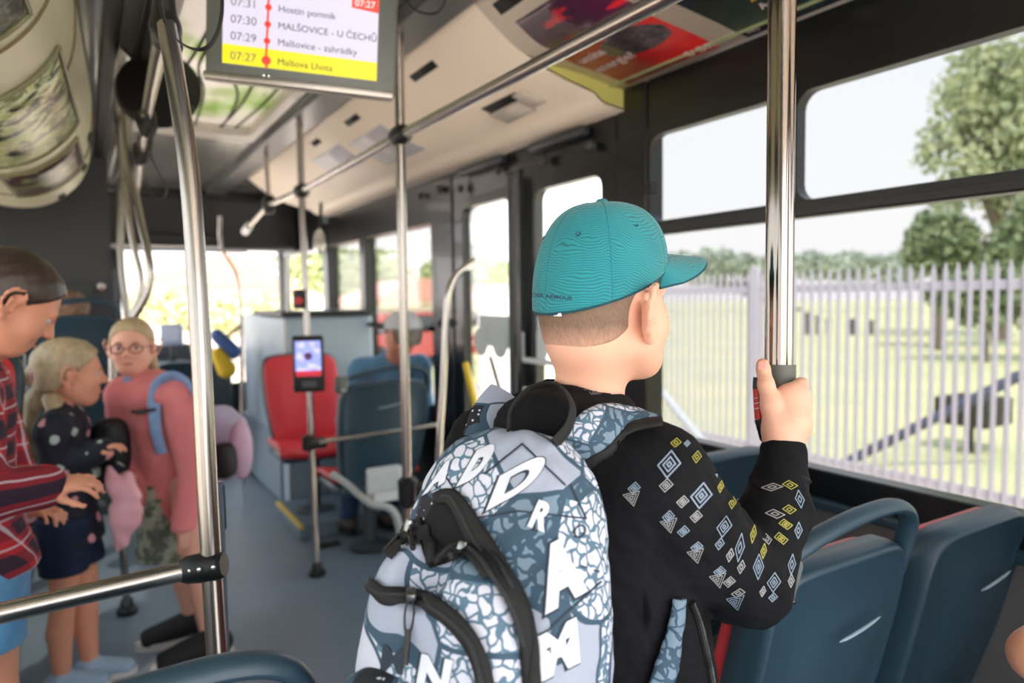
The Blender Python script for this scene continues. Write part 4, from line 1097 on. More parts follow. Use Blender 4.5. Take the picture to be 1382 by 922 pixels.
def head_sdf(s, c, B, k=1.0, ears=True, face=True):
    """c head centre, B basis (right, forward, up), k scale (1 = child head 0.20 m tall)"""
    T = lambda x, y, z: np.array(c)+B@V(x, y, z)*k
    s.ell(T(0, -.012, .022), V(.071, .090, .078)*k, B, .015*k)
    s.ell(T(0, .022, -.03), V(.056, .060, .072)*k, B, .02*k)
    s.ell(T(0, .052, -.078), V(.026, .026, .020)*k, B, .03*k)
    for sg in (-1, 1):
        s.ell(T(.030*sg, .048, -.030), V(.028, .028, .032)*k, B, .02*k)
        s.cap(T(.050*sg, .0, -.05), T(.022*sg, .050, -.082), .018*k, .016*k, .025*k)
    if face:
        s.cap(T(-.030, .074, .016), T(.030, .074, .016), .010*k, .010*k, .012*k)
        for sg in (-1, 1): s.ell(T(.030*sg, .090, .0), V(.016, .013, .010)*k, B, .012*k, 's')
        s.cap(T(0, .082, .004), T(0, .098, -.022), .007*k, .0095*k, .010*k)
        for sg in (-1, 1): s.ell(T(.010*sg, .090, -.026), V(.007, .008, .006)*k, B, .005*k)
        s.cap(T(-.016, .078, -.053), T(.016, .078, -.053), .006*k, .006*k, .006*k)
        s.cap(T(-.013, .077, -.062), T(.013, .077, -.062), .0065*k, .0065*k, .006*k)
        s.cap(T(-.018, .088, -.0575), T(.018, .088, -.0575), .0022*k, .0022*k, .003*k, 's')
    if ears:
        for sg in (-1, 1):
            ear_sdf(s, T, B, k, sg)
def ear_sdf(s, T, B, k, sg):
    e_ = lambda x, y, z: T(sg*(.0700+x*1.75), y*1.28-.004, z*1.14-.013)
    # helix rim from top front round the back to the lobe
    pts = [e_(.001, .012, .014), e_(.006, .010, .027), e_(.012, .0, .034), e_(.017, -.011, .031), e_(.019, -.018, .018), e_(.016, -.017, .002), e_(.010, -.010, -.014), e_(.005, -.001, -.026), e_(.001, .006, -.026)]
    s.chain(pts, np.array([.0035, .0040, .0042, .0044, .0044, .0042, .0048, .0062, .0045])*k, .003*k)
    s.cap(e_(.003, .002, .018), e_(.003, -.001, -.014), .0115*k, .009*k, .006*k, flat=(B[:, 0], .42))
    s.cap(e_(.009, -.006, .014), e_(.006, -.004, -.008), .0062*k, .0045*k, .003*k)     # antihelix
    s.cap(e_(.002, .010, -.004), e_(.002, .010, -.008), .0045*k, .004*k, .003*k)      # tragus
    s.cap(e_(.011, .002, .004), e_(.009, .002, -.008), .0052*k, .0045*k, .003*k, 's')
def eyes(parent, c, B, k=1.0, col=(60, 80, 96), lids=True):
    T = lambda x, y, z: np.array(c)+B@V(x, y, z)*k
    for sg in (-1, 1):
        m = MB(); cc = T(.030*sg, .0665, .0)
        R = B[:, [0, 2, 1]]
        m.lathe([(.0001, -.0118*k), (.006*k, -.010*k), (.0112*k, -.003*k), (.0118*k, 0), (.0105*k, .005*k), (.0080*k, .0085*k), (.0055*k, .0103*k)], cc, R, 16)
        ob = m.build('eye', mat('eye_white', (186, 172, 166), .3), parent)  # eye white dimmed in colour for the shade of the lashes
        m = MB(); m.lathe([(.0001, .0112*k), (.0056*k, .0104*k), (.0056*k, .010*k)][::-1], cc, R, 16); m.build('iris', mat('iris_%d' % col[0], col, .2), ob)

def hand_sdf(s, wrist, d, n, side, k=1.0, curl=25, thumb_out=45, spread=6):
    """d: along the fingers, n: out of the back of the hand, side: +1 thumb lies along cross(n, d)"""
    d = nrm(d); n = nrm(np.array(n)-d*np.dot(n, d)); x = np.cross(n, d)*side; w_ = np.array(wrist, float)
    T = lambda a, b, c_: w_+x*a*k+d*b*k+n*c_*k
    s.cap(T(0, -.01, 0), T(0, .02, 0), .021*k, .022*k, .01*k, flat=(n, .72))
    s.cap(T(.016, .022, 0), T(.020, .062, 0), .017*k, .013*k, .012*k, flat=(n, .8))
    s.cap(T(-.012, .022, 0), T(-.018, .058, 0), .017*k, .012*k, .012*k, flat=(n, .8))
    s.cap(T(0, .02, 0), T(.002, .062, .002), .018*k, .014*k, .012*k, flat=(n, .7))
    for i, (xx, L, r) in enumerate(((.024, .058, .0078), (.008, .064, .0080), (-.008, .060, .0076), (-.023, .047, .0068))):
        p = T(xx, .066-.004*abs(i-1), .002); a = math.radians(curl*.5); sp = math.radians((1.5-i)*spread)
        rr = r*k
        for seg, fr in enumerate((.45, .32, .25)):
            dir_ = nrm((d*math.cos(a)-n*math.sin(a))+x*math.sin(sp)); q = p+dir_*L*fr*k
            s.cap(p, q, rr, rr*.92, .0035*k); p = q; rr *= .92; a += math.radians(curl*(1.1 if seg == 0 else .8))
    a = math.radians(thumb_out); p = T(.020, .012, -.006)
    for L, r in ((.034, .0125), (.028, .0098), (.024, .0085)):
        dir_ = nrm(x*math.sin(a)+d*math.cos(a)-n*.25); q = p+dir_*L*k; s.cap(p, q, r*k, r*.86*k, .006*k); p = q; a *= .6

def cloth(name, c1, c2=None, bump=.35, bs=300, fold=True, rough=.85):
    if name in _mc: return _mc[name]
    t = NT(name); co = t.coord(); n = t.noise(co, 14, 3); c2 = c2 or tuple(x*.9 for x in c1)
    t.color(t.mix(n, lin(c1), lin(c2))); t.b.inputs['Roughness'].default_value = rough
    t.b.inputs['Sheen Weight'].default_value = .1 if sum(c1) > 150 else 0
    if sum(c1) < 150: t.b.inputs['Specular IOR Level'].default_value = .2
    h = t.math('ADD', t.math('MULTIPLY', t.noise(co, bs, 2), .15), t.noise(co, 18, 3, .5, .4)); t.bump(h, bump, .010)
    _mc[name] = t.m; return t.m
def hair_mat(name, c1, c2, rough=.45, sc=(260, 260, 26)):
    if name in _mc: return _mc[name]
    t = NT(name); co = t.coord(scale=sc); n = t.noise(co, 1.0, 3, .6, .3)
    n2 = t.noise(t.coord(), 16, 3)
    t.color(t.mix(t.math('MULTIPLY_ADD', n2, .4, t.math('MULTIPLY', n, .75)), lin(c1), lin(c2))); t.b.inputs['Roughness'].default_value = rough
    t.bump(n, .5, .003); _mc[name] = t.m; return t.m

def person(label, base, head_deg, h, spec):
    """standing figure. spec: body heading, head, arms (world targets), clothing dictionaries"""
    base = np.array(base, float); B = heading(head_deg); e_ = empty('person', base, label, 'person')
    T = lambda x, y, z: base+B@V(x, y, z)*h
    k = spec.get('hk', h*.155/.205)
    nodd = spec.get('lean', 0)
    J = dict(hipL=T(-.055, 0, .50), hipR=T(.055, 0, .50), kneeL=T(-.055, .01, .275), kneeR=T(.055, .01, .275), ankL=T(-.055, -.01, .045), ankR=T(.055, -.01, .045),
             pel=T(0, 0, .52), waist=T(0, .0, .60), chest=T(0, nodd*.6, .72), neck=T(0, -.01+nodd, .81), shL=T(-.105, nodd*.8, .785), shR=T(.105, nodd*.8, .785))
    J.update(spec.get('J', {}))
    hc = T(0, .015+nodd, .915) if 'hc' not in spec else np.array(spec['hc'])
    HB = heading(spec.get('hdeg', head_deg), spec.get('hpitch', 0), spec.get('hroll', 0))
    J['hc'] = hc; vox = spec.get('vox', .007)
    allp = np.array([J[q] for q in J]); lo = allp.min(0)-.16; hi = allp.max(0)+.16; lo[2] = base[2]-.01
    for A in spec['arms'].values():
        for p in A[:2]: lo = np.minimum(lo, np.array(p)-.14); hi = np.maximum(hi, np.array(p)+.14)
    s = SDF(lo, hi, vox)
    s.cap(J['pel'], J['waist'], .072*h, .062*h, .02, flat=(B[:, 1], .72)); s.cap(J['waist'], J['chest'], .062*h, .075*h, .02, flat=(B[:, 1], .70))
    s.cap(J['shL'], J['shR'], .036*h, .036*h, .03); s.cap(J['chest'], J['neck'], .055*h, .03*h, .03, flat=(B[:, 1], .8))
    s.cap(J['neck']-V(0, 0, .02), hc-HB[:, 2]*.05*k-HB[:, 1]*.015*k, .034*h, .031*h, .015)
    for sd in 'LR':
        s.cap(J['hip'+sd], J['knee'+sd], .052*h, .034*h, .015); s.cap(J['knee'+sd], J['knee'+sd]*.6+J['ank'+sd]*.4-B[:, 1]*.008*h, .032*h, .034*h, .01); s.cap(J['knee'+sd]*.6+J['ank'+sd]*.4-B[:, 1]*.008*h, J['ank'+sd], .034*h, .021*h, .01)
        f = spec.get('foot'+sd, B[:, 1]); s.cap(J['ank'+sd]-V(0, 0, .02*h), J['ank'+sd]+np.array(f)*.09*h-V(0, 0, .025*h), .024*h, .018*h, .01)
        el, wr_ = spec['arms'][sd][:2]; s.chain([J['sh'+sd], el, wr_], [.032*h, .024*h, .017*h], .012)
        hd = spec['arms'][sd][2]; hand_sdf(s, wr_, hd[0], hd[1], hd[2], h*.155/.205*.82, hd[3] if len(hd) > 3 else 30)
    head_sdf(s, hc, HB, k)
    body = s.build('body', spec['skin'], e_)
    eyes(e_, hc, HB, k)
    Q = lambda x, y, z: hc+HB@V(x, y, z)*k
    m = MB(); m.tube([Q(-.017, .0835, -.0570), Q(-.006, .0868, -.0580), Q(.006, .0868, -.0580), Q(.017, .0835, -.0570)], [.002*k, .0042*k, .0042*k, .002*k], 8); m.build('mouth', LIP, e_)
    for sg in (-1, 1):
        m = MB(); m.tube([Q(sg*.014, .0838, .016), Q(sg*.028, .0835, .021), Q(sg*.044, .0775, .018)], [.0016*k, .0028*k, .0014*k], 6); m.build('eyebrow', mat('eyebrow_brown', (112, 84, 64), .8), e_)
    return e_, J, T, B, hc, HB, k, (lo, hi)
# ------------------------------------------------------------------ draping onto a surface
def drape_text(mb, bvh, txt, o, ux, uy, bold=0.0, lift=.0012, sub=.06):
    v, f = text_mesh(txt, bold, sub); pos = []
    for p in v:
        h_ = hit(bvh, o[0]+ux[0]*p[0]+uy[0]*p[1], o[1]+ux[1]*p[0]+uy[1]*p[1], lift); pos.append(None if h_ is None else h_[0])
    keep = [q for q in f if all(pos[i] is not None for i in q) and max(np.linalg.norm(pos[q[i]]-pos[q[i-1]]) for i in range(3)) < .03]
    use = sorted({i for q in keep for i in q}); mp = {i: k for k, i in enumerate(use)}
    if keep: mb.add([pos[i] for i in use], [tuple(mp[i] for i in q) for q in keep])
def drape_line(bvh, pts, lift=0.0, step=3.0):
    out = []; pts = [np.array(p, float) for p in pts]
    for a, b in zip(pts[:-1], pts[1:]):
        n = max(1, int(np.linalg.norm(b-a)/step))
        for k in range(n):
            q = a+(b-a)*k/n; h_ = hit(bvh, q[0], q[1], lift)
            if h_ is not None: out.append(h_)
    h_ = hit(bvh, pts[-1][0], pts[-1][1], lift)
    if h_ is not None: out.append(h_)
    return out
def drape_strip(mb, bvh, A, B, lift=.003, na=40, nb=6, sm=True, bulge=0.0):
    """ribbon between two pixel polylines lying on the surface"""
    def rs(L):
        L = smoothline([np.array(p, float) for p in L], 8) if sm else [np.array(p, float) for p in L]
        c = np.cumsum([0]+[np.linalg.norm(L[i+1]-L[i]) for i in range(len(L)-1)])
        return [np.array([np.interp(t*c[-1], c, [q[k] for q in L]) for k in (0, 1)]) for t in np.linspace(0, 1, na)]
    A, B = rs(A), rs(B); pos = []
    for a, b in zip(A, B):
        for t in np.linspace(0, 1, nb):
            q = a+(b-a)*t; h_ = hit(bvh, q[0], q[1], lift+bulge*math.sin(PI*t)); pos.append(None if h_ is None else h_[0])
    fs = []
    for i in range(na-1):
        for j in range(nb-1):
            q = (i*nb+j, i*nb+j+1, (i+1)*nb+j+1, (i+1)*nb+j)
            if all(pos[k] is not None for k in q) and max(np.linalg.norm(pos[q[k]]-pos[q[k-1]]) for k in range(4)) < .05: fs.append(q)
    use = sorted({i for q in fs for i in q}); mp = {i: k for k, i in enumerate(use)}
    if fs: mb.add([pos[i] for i in use], [tuple(mp[i] for i in q) for q in fs])
def drape_stroke(mb, bvh, pts, w_, lift=.0015, closed=False):
    """thin printed line, w_ in pixels"""
    pts = [np.array(p, float) for p in pts]
    if closed: pts = pts+[pts[0]]
    for a, b in zip(pts[:-1], pts[1:]):
        d = b-a; L = np.linalg.norm(d)
        if L < .1: continue
        n = np.array([-d[1], d[0]])/L*w_/2; k = max(1, int(L/4)); ex = d/L*w_*.35
        row = [[], []]
        for t in np.linspace(0, 1, k+1):
            q = a-ex+(d+2*ex)*t
            for i, sg in enumerate((-1, 1)):
                h_ = hit(bvh, *(q+n*sg), lift); row[i].append(None if h_ is None else h_[0])
        for i in range(k):
            q = [row[0][i], row[0][i+1], row[1][i+1], row[1][i]]
            if all(x is not None for x in q) and max(np.linalg.norm(q[j]-q[j-1]) for j in range(4)) < .02: mb.add(q, [(0, 1, 2, 3)])

# ------------------------------------------------------------------ the boy
zb = .95
hc = P(818, 413, zb); HB = heading(31.2+52, 4, 0)
BB = heading(31.2+35)
boy = empty('person', P(800, 900, .97)*V(1, 1, 0), 'boy in a turquoise cap and black hoodie seen from behind, gripping the pole', 'person')
shL, shR = P(672, 612, 1.04), P(880, 652, .895)
elR, wrR = P(1012, 792, .93), P(1058, 618, 1.045)
neck0, neck1 = P(786, 590, .955), P(803, 470, .95)
pel = P(800, 1010, .97); pel[2] = .80
hipL, hipR = pel+BB@V(-.08, 0, -.02), pel+BB@V(.08, 0, -.02)
s = SDF(np.minimum.reduce([hc-.14, hipL-.2, hipR-.2, shL-.12])*V(1, 1, 0)+V(0, 0, .0), np.maximum.reduce([hc+.16, hipL+.2, hipR+.2, elR+.12, shR+.12]), .0036)
head_sdf(s, hc, HB, 1.0)
s.ell(hc+HB@V(0, -.032, -.036), V(.0595, .0640, .060), HB, .02)
s.cap(neck1, neck0, .047, .052, .02, flat=(BB[:, 0], .95)); s.cap(neck0, P(780, 680, .965), .05, .09, .04, flat=(BB[:, 1], .75))
s.cap(P(780, 690, .965), pel, .10, .11, .03, flat=(BB[:, 1], .75)); s.cap(shL, shR, .045, .045, .04)
for hp in (hipL, hipR):
    kn = hp*V(1, 1, 0)+V(0, 0, .43)+BB@V(0, .02, 0); an = kn*V(1, 1, 0)+V(0, 0, .08)-BB@V(0, .01, 0)
    s.chain([hp, kn, an], [.075, .05, .034], .02); s.cap(an-V(0, 0, .03), an+BB@V(0, .13, -.045), .036, .028, .015)
v1, f1 = s.mesh()
# forearm and hand at finer scale, closing round the pole
zp = ZG; pc = lambda py: P(1054-(py-500)*.01, py, zp)
wr = P(1056, 606, 1.040)
s = SDF(P(1060, 560, 1.06)-.13, P(1060, 560, 1.06)+.13, .0016)
s.cap(P(1052, 690, 1.0), wr, .034, .0255, .01); 
s.cap(wr, P(1064, 575, 1.042), .026, .030, .012)
s.cap(P(1050, 578, 1.044), P(1056, 545, 1.052), .0235, .020, .014)
s.cap(P(1074, 575, 1.048), P(1078, 535, 1.058), .0215, .018, .014)
s.cap(P(1062, 560, 1.046), P(1066, 535, 1.056), .022, .019, .014)
# fingers: knuckle, middle joint, far joint, tip
for kx, ky, kz, r in ((1078, 521, 1.066, .0105), (1084, 541, 1.066, .0102), (1083, 561, 1.066, .0098), (1077, 580, 1.066, .009)):
    s.chain([P(kx-8, ky+6, kz-.012), P(kx+2, ky, kz), P(kx+3, ky-2, kz+.032), P(kx-14, ky-1, kz+.066), P(kx-34, ky+1, kz+.066), P(kx-46, ky+2, kz+.054)], [r*1.1, r*1.08, r, r*.95, r*.9, r*.82], .004)
# thumb pressed along the left side of the pole
s.chain([P(1050, 578, 1.035), P(1041, 548, 1.040), P(1034, 520, 1.050), P(1030, 497, 1.062)], [.019, .0145, .0112, .0100], .008)
s.cap(P(1030, 500, 1.060), P(1029, 492, 1.066), .0100, .0092, .004)
v2, f2 = s.mesh()
n1 = len(v1); mkobj('body', np.vstack([v1, v2]), f1+[tuple(i+n1 for i in q) for q in f2], SKIN, boy)
m = MB(); c = P(1028.5, 493, 1.0535); B_ = basis(-_d+_u*.4-_r*.35, _u); m.obox(c, (.0058, .0012, .0068), B_, .0012); m.build('thumbnail', mat('nail', (226, 160, 150), .35), boy)
eyes(boy, hc, HB, 1.0)
# short cropped hair below the cap
T_ = lambda x, y, z: hc+HB@V(x, y, z)
s = SDF(hc-.14, hc+.14, .0024)
s.ell(T_(0, -.014, .020), V(.0733, .0908, .082), HB, 0); s.ell(T_(0, -.030, -.030), V(.0625, .0665, .060), HB, .02)
s.plane(T_(0, .018, 0), HB@V(0, 1, .25), .006); s.plane(T_(0, -.06, -.046), HB@V(0, .30, -1), .010); s.plane(T_(0, -.0, -.002), HB@V(0, 1.0, -1.0), .012)
s.plane(T_(0, 0, .034), HB@V(0, -.2, 1), .004)
for sg in (-1, 1): s.ell(T_(.080*sg, .000, -.016), V(.026, .034, .042), HB, .004, 's')
hm = hair_mat('short_brown_hair', (62, 46, 38), (150, 120, 98), .6, (420, 420, 160))
_t = NT.__new__(NT); _t.m = hm; _t.t = hm.node_tree; _t.b = _t.t.nodes['Principled BSDF']; _t.out = _t.t.nodes['Material Output']
_src = _t.b.inputs['Base Color'].links[0].from_socket; _sp = _t.n('SeparateXYZ'); _t.l(_t.coord(), _sp.inputs[0])
_f = _t.step(_t.math('ADD', _sp.outputs[2], _t.math('MULTIPLY', _t.noise(_t.coord(scale=(300, 300, 60)), 1.0, 2), .02)), hc[2]-.028, .016)
_t.color(_t.mix(_f, lin((206, 158, 134)), _src))
s.build('cropped_hair', hm, boy)

# cap
CAPA, CAPB = .0790, .0985
def cap_mat():
    t = NT('turquoise_knit'); co = t.coord(); n = t.noise(co, 8, 3, .45, .6); sp = t.n('SeparateXYZ'); t.l(co, sp.inputs[0])
    f = t.math('ADD', t.math('MULTIPLY', n, 22.0), t.math('MULTIPLY', sp.outputs[2], 300.0))
    fr = t.math('FRACT', f); ln = t.math('LESS_THAN', t.math('ABSOLUTE', t.math('SUBTRACT', fr, .5)), .15)
    n2 = t.noise(co, 20, 2); base = t.mix(n2, lin((20, 126, 136)), lin((32, 146, 154)))
    t.color(t.mix(t.math('MULTIPLY', ln, .75), base, lin((10, 86, 100)))); t.b.inputs['Roughness'].default_value = .8
    t.b.inputs['Sheen Weight'].default_value = .2
    t.bump(t.math('ADD', t.math('MULTIPLY', ln, -.6), t.noise(co, 900, 2)), .35, .0006); return t.m
CAPM = cap_mat()
def rim(phi):     # phi = 0 at the front, positive towards the right ear
    return .029+.029*math.cos(phi)-.004*math.sin(phi)**2
def crown(phi, tau):
    rr = math.cos(tau)**.66*(1+.030*math.sin(min(tau*2.2, PI))); zr = rim(phi)
    front = max(0, math.cos(phi))
    z = zr+(.137-zr)*(math.sin(tau)**(1.12-.1*front))
    seamd = abs(((math.degrees(phi)) % 60)-0); seamd = min(seamd, 60-seamd); dip = .0011*math.exp(-(seamd/2.2)**2)*math.cos(tau)
    return hc+HB@V(CAPA*rr*math.sin(phi)*(1-dip*12), (CAPB*(1+.03*front))*rr*math.cos(phi)*(1-dip*12)-.0095+.006*math.sin(tau), z)
m = MB(); rows = []
for tau in np.linspace(0, PI/2*.985, 30): rows.append([crown(2*PI*k/180, tau) for k in range(180)])
rows.append([crown(2*PI*k/180, PI/2*.9995) for k in range(180)])
m.grid(rows, closed=True); cap_ = m.build('cap', CAPM, boy, auto=None, thick=.002)
cap_bvh = obj_bvh(cap_)
m = MB(); rows = []
for v_ in np.linspace(0, 1, 12):
    row = []
    for u_ in np.linspace(-1, 1, 33):
        ph = u_*math.radians(63); b_ = crown(ph, .0); ln = .100*(max(0, 1-abs(u_)**2.6))**.42
        dz = -.010*v_-.015*(u_**2)*(.15+.85*v_)*1.0+.008
        row.append(b_+HB@V(-.006*v_*u_, ln*v_, dz))
    rows.append(row)
m.grid(rows); br = m.build('brim', CAPM, cap_, auto=None, thick=.0035)
rows_, = [rows]
m = MB(); m.tube([p-HB[:, 2]*.0012 for p in rows[-1]], .0022, 8); m.build('brim_edge', mat('dark_teal_edge', (10, 74, 86), .7), cap_)
m = MB(); m.tube([crown(2*PI*k/90, .0)-HB[:, 2]*.0008 for k in range(91)], .0019, 6, cap=False); m.build('lower_hem', mat('dark_teal_edge', (10, 74, 86), .7), cap_)
for k in range(6):
    m = MB(); m.tube([crown(math.radians(60*k), t_)+HB@V(0, 0, -.0) for t_ in np.linspace(0.02, PI/2*.96, 24)], .0014, 6); m.build('seam', mat('cap_seam', (14, 110, 122), .8), cap_)
    p0, p1 = crown(math.radians(60*k+30), .80), crown(math.radians(60*k+30), .84); n_ = nrm(p0-hc-HB[:, 2]*.03)
    Bn = basis(n_, HB[:, 2]*.7+HB[:, 1]*.1); m = MB(); an = np.linspace(0, 2*PI, 17)
    m.tube([p0+(Bn[:, 0]*math.cos(a_)+Bn[:, 2]*math.sin(a_))*.0028+n_*.0008 for a_ in an], .0009, 6, cap=False); m.build('eyelet', mat('dark_teal_edge', (10, 74, 86), .7), cap_)
top = hc+HB@V(0, .002, .1365); m = MB(); m.lathe([(.0001, .0065), (.005, .006), (.008, .0035), (.0088, .0), (.0085, -.003)], top, HB, 20); m.build('button', CAPM, cap_)
m = MB(); drape_text(m, cap_bvh, 'UNDER ARMOUR', (706, 399), (8.6, .85), (.0, -7.5), .03, .0012, .1)
if m.v: m.build('lettering', mat('navy_teal_ink', (8, 62, 84), .6), cap_, smooth=False)
m = MB(); q = [hit(cap_bvh, x, 411.5+(x-765)*.03, .001) for x in (764, 776)]
m = MB(); m.obox(crown(math.radians(180-14), .02)-HB[:, 2]*.004, (.006, .001, .002), HB); m.build('inner_tag', WHITEP, cap_)

# hoodie
HOOD = cloth('black_hoodie_fabric', (10, 11, 14), (19, 20, 24), .5, 500)
def black_print():
    return HOOD
s = SDF(np.minimum.reduce([shL-.14, pel-.30, shR-.1]), np.maximum.reduce([elR+.14, wrR+.1, shL+.16, pel+.25]), .0034)
chest, waist = P(790, 700, .955), P(818, 900, .955)
s.cap(shL, shR, .066, .066, .03); s.cap((shL+shR)/2, chest, .11, .135, .05, flat=(BB[:, 1], .72)); s.cap(chest, waist, .135, .140, .04, flat=(BB[:, 1], .80)); s.cap(waist, waist-V(0, 0, .18), .140, .135, .03, flat=(BB[:, 1], .80))
s.cap(P(785, 602, .955), shR, .050, .06, .05); s.cap(P(775, 590, .96), shL, .050, .06, .05)
s.cap(shR, shR*.5+elR*.5+V(.0, 0, -.004), .066, .062, .03); s.cap(shR*.5+elR*.5, elR, .062, .052, .02)
s.cap(elR, P(1040, 700, .99), .052, .050, .012); s.cap(P(1040, 700, .99), P(1053, 648, 1.025), .048, .040, .012)
s.cap(P(1054, 646, 1.026), P(1057, 613, 1.038), .0385, .0345, .004)
elL = P(650, 800, 1.15); s.cap(shL, elL, .064, .05, .03); s.cap(elL, elL+BB@V(.06, .16, .08), .05, .042, .02)
# collar standing round the neck and the hood lying on the back
s.cap(P(785, 592, .955), P(783, 562, .948), .074, .062, .03, flat=(BB[:, 1], .98)); s.ell(P(742, 578, .90), (.080, .045, .045), BB, .03)
# folds
rg = np.random.RandomState(4)
s.wave(.0058, 36, 3, lo=shR-V(.05, .1, .3), hi=wrR+V(.06, .1, -.03)); s.wave(.0022, 42, 3); s.wave(.0009, 120, 5)
s.cap(neck0, neck1+V(0, 0, .05), .051, .050, .006, 's')
hood = s.build('hoodie', HOOD, boy); hb_ = obj_bvh(hood)
# ribbed cuff line and printed diamonds
m = MB()
def ringpts(a, b, r, n=26):
    t = nrm(np.array(b)-np.array(a)); x = nrm(np.cross(t, _d)); y = np.cross(t, x); return [np.array(a)+(x*math.cos(2*PI*k/n)+y*math.sin(2*PI*k/n))*r for k in range(n+1)]
m.tube(ringpts(P(1054, 645, 1.027), P(1057, 613, 1.038), .0395), .0022, 6, cap=False); m.build('cuff_seam', mat('cuff_seam', (12, 12, 14), .8), hood)
PRB, PRY, PRG = mat('blue_grey_print', (124, 140, 158), .6), mat('olive_print', (150, 146, 62), .6), mat('grey_print', (148, 148, 150), .6)
dm_ = {'b': MB(), 'y': MB(), 'g': MB()}
# (x, y, half width, half height, lean in pixels, colour)
DI = [(903, 627, 15, 18, 5, 'b'), (899, 655, 9, 9, 3, 'g'), (856, 659, 8, 8, 3, 'b'), (922, 676, 0, 0, 0, 'b'), (946, 669, 14, 17, 5, 'b'), (921, 677, 8, 8, 3, 'g'), (939, 697, 8, 8, 3, 'g'), (902, 697, 8, 8, 3, 'b'), (922, 717, 8, 7, 3, 'b'), (940, 738, 8, 7, 3, 'b'), (912, 598, 7, 6, 2, 'y'), (940, 617, 6, 8, 2, 'y'), (927, 599, 4, 4, 1, 'b'),
      (977, 711, 10, 14, 5, 'b'), (971, 734, 6, 8, 3, 'b'), (998, 739, 6, 19, 4, 'b'), (985, 749, 5, 9, 3, 'g'), (1000, 765, 5, 9, 3, 'g'), (971, 771, 8, 7, 3, 'b'), (984, 785, 8, 7, 3, 'g'), (1023, 765, 7, 17, 1, 'b'), (1044, 786, 9, 13, 2, 'b'), (1043, 806, 6, 6, 2, 'b'), (1029, 798, 4, 7, 2, 'g'), (996, 800, 9, 6, 4, 'g'), (972, 657, 4, 8, 2, 'y'), (988, 679, 5, 8, 2, 'y'),
      (1016, 721, 4, 12, 3, 'y'), (1030, 744, 4, 10, 2, 'y'), (1042, 658, 14, 5, 2, 'g'), (1066, 655, 10, 6, -3, 'y'), (1046, 694, 13, 6, -4, 'g'), (1065, 688, 9, 6, -2, 'y'), (1060, 708, 9, 7, -4, 'y'), (1054, 727, 9, 8, -5, 'y'), (1079, 674, 6, 12, -3, 'b'), (1077, 716, 5, 11, 1, 'b'), (1068, 762, 5, 14, 2, 'b'), (1067, 784, 4, 9, 1, 'g'), (1035, 728, 6, 7, -3, 'g'), (968, 640, 3, 4, 1, 'b')]
for (x, y, a, b, ln, c_) in DI:
    if a == 0: continue
    for sc_ in ((1, .55, .2) if min(a, b) > 6 else (1, .42)):
        pts = [(x+ln*sc_*.6, y-b*sc_), (x+a*sc_, y-ln*sc_*.3), (x-ln*sc_*.6, y+b*sc_), (x-a*sc_, y+ln*sc_*.3)]
        drape_stroke(dm_[c_], hb_, pts, 2.3 if min(a, b) > 10 else 1.35, .0008, True)
for (x, y, k_) in ((852, 672, 11), (902, 708, 11), (938, 749, 11), (968, 782, 11), (992, 812, 12)):
    for sc_ in (1, .62, .25):
        drape_stroke(dm_['b' if k_ > 11 else 'g'], hb_, [(x-k_*sc_, y-4*sc_), (x+k_*sc_, y-9*sc_), (x+k_*.3*sc_, y+11*sc_)], 1.0, .0008, True)
for c_, mm in (('b', PRB), ('y', PRY), ('g', PRG)):
    if dm_[c_].v: dm_[c_].build('diamond_print', mm, hood, smooth=True, auto=None)
m = MB()
for (x, y, k_) in ((740, 512, 8), (800, 528, 8), (790, 522, 6)):
    for sc_ in (1, .65, .3): drape_stroke(m, hb_, [(x-k_*sc_, y-3*sc_), (x+k_*sc_*.6, y-4*sc_), (x+k_*sc_*1.3, y+4*sc_), (x-k_*sc_*.3, y+5*sc_)], 1.2, .001, True)
if m.v: m.build('collar_print', mat('dark_grey_print', (86, 88, 94), .6), hood)
# open front edge with its metal zip, seen beside the waist
z_ = drape_line(hb_, [(932, 812), (944, 850), (953, 890), (962, 940)], .002, 2.4)
m = MB(); 
if len(z_) > 3: m.tube([p for p, n in z_], .0045, 8)
if m.v: m.build('zip_tape', BLACKR, hood)
m = MB()
for p, n in z_: m.obox(p+n*.004, (.0011, .0011, .0007), np.eye(3))
if m.v: zt_ = m.build('zip_teeth', mat('zip_metal', (170, 170, 168), .3, 1.0), hood, smooth=False)
# trousers and shoes below the frame
s = SDF(np.minimum(hipL, hipR)*V(1, 1, 0)-.18+V(0, 0, .18), np.maximum(hipL, hipR)+.2, .006)
for hp in (hipL, hipR):
    kn = hp*V(1, 1, 0)+V(0, 0, .43)+BB@V(0, .02, 0); an = kn*V(1, 1, 0)+V(0, 0, .12)-BB@V(0, .01, 0)
    s.chain([hp, kn, an], [.095, .07, .055], .02)
s.cap(pel+V(0, 0, .06), pel, .125, .13, .03, flat=(BB[:, 1], .8)); s.build('trousers', cloth('dark_trousers', (34, 38, 48)), boy)
for hp in (hipL, hipR):
    kn = hp*V(1, 1, 0)+BB@V(0, .01, 0); s = SDF(kn-.3, kn+.32, .006); s.cap(kn+V(0, 0, .05), kn+BB@V(0, .13, .035), .045, .036, .02); s.plane(kn+V(0, 0, .005), (0, 0, -1)); s.build('shoe', cloth('black_shoe', (24, 24, 26)), boy)

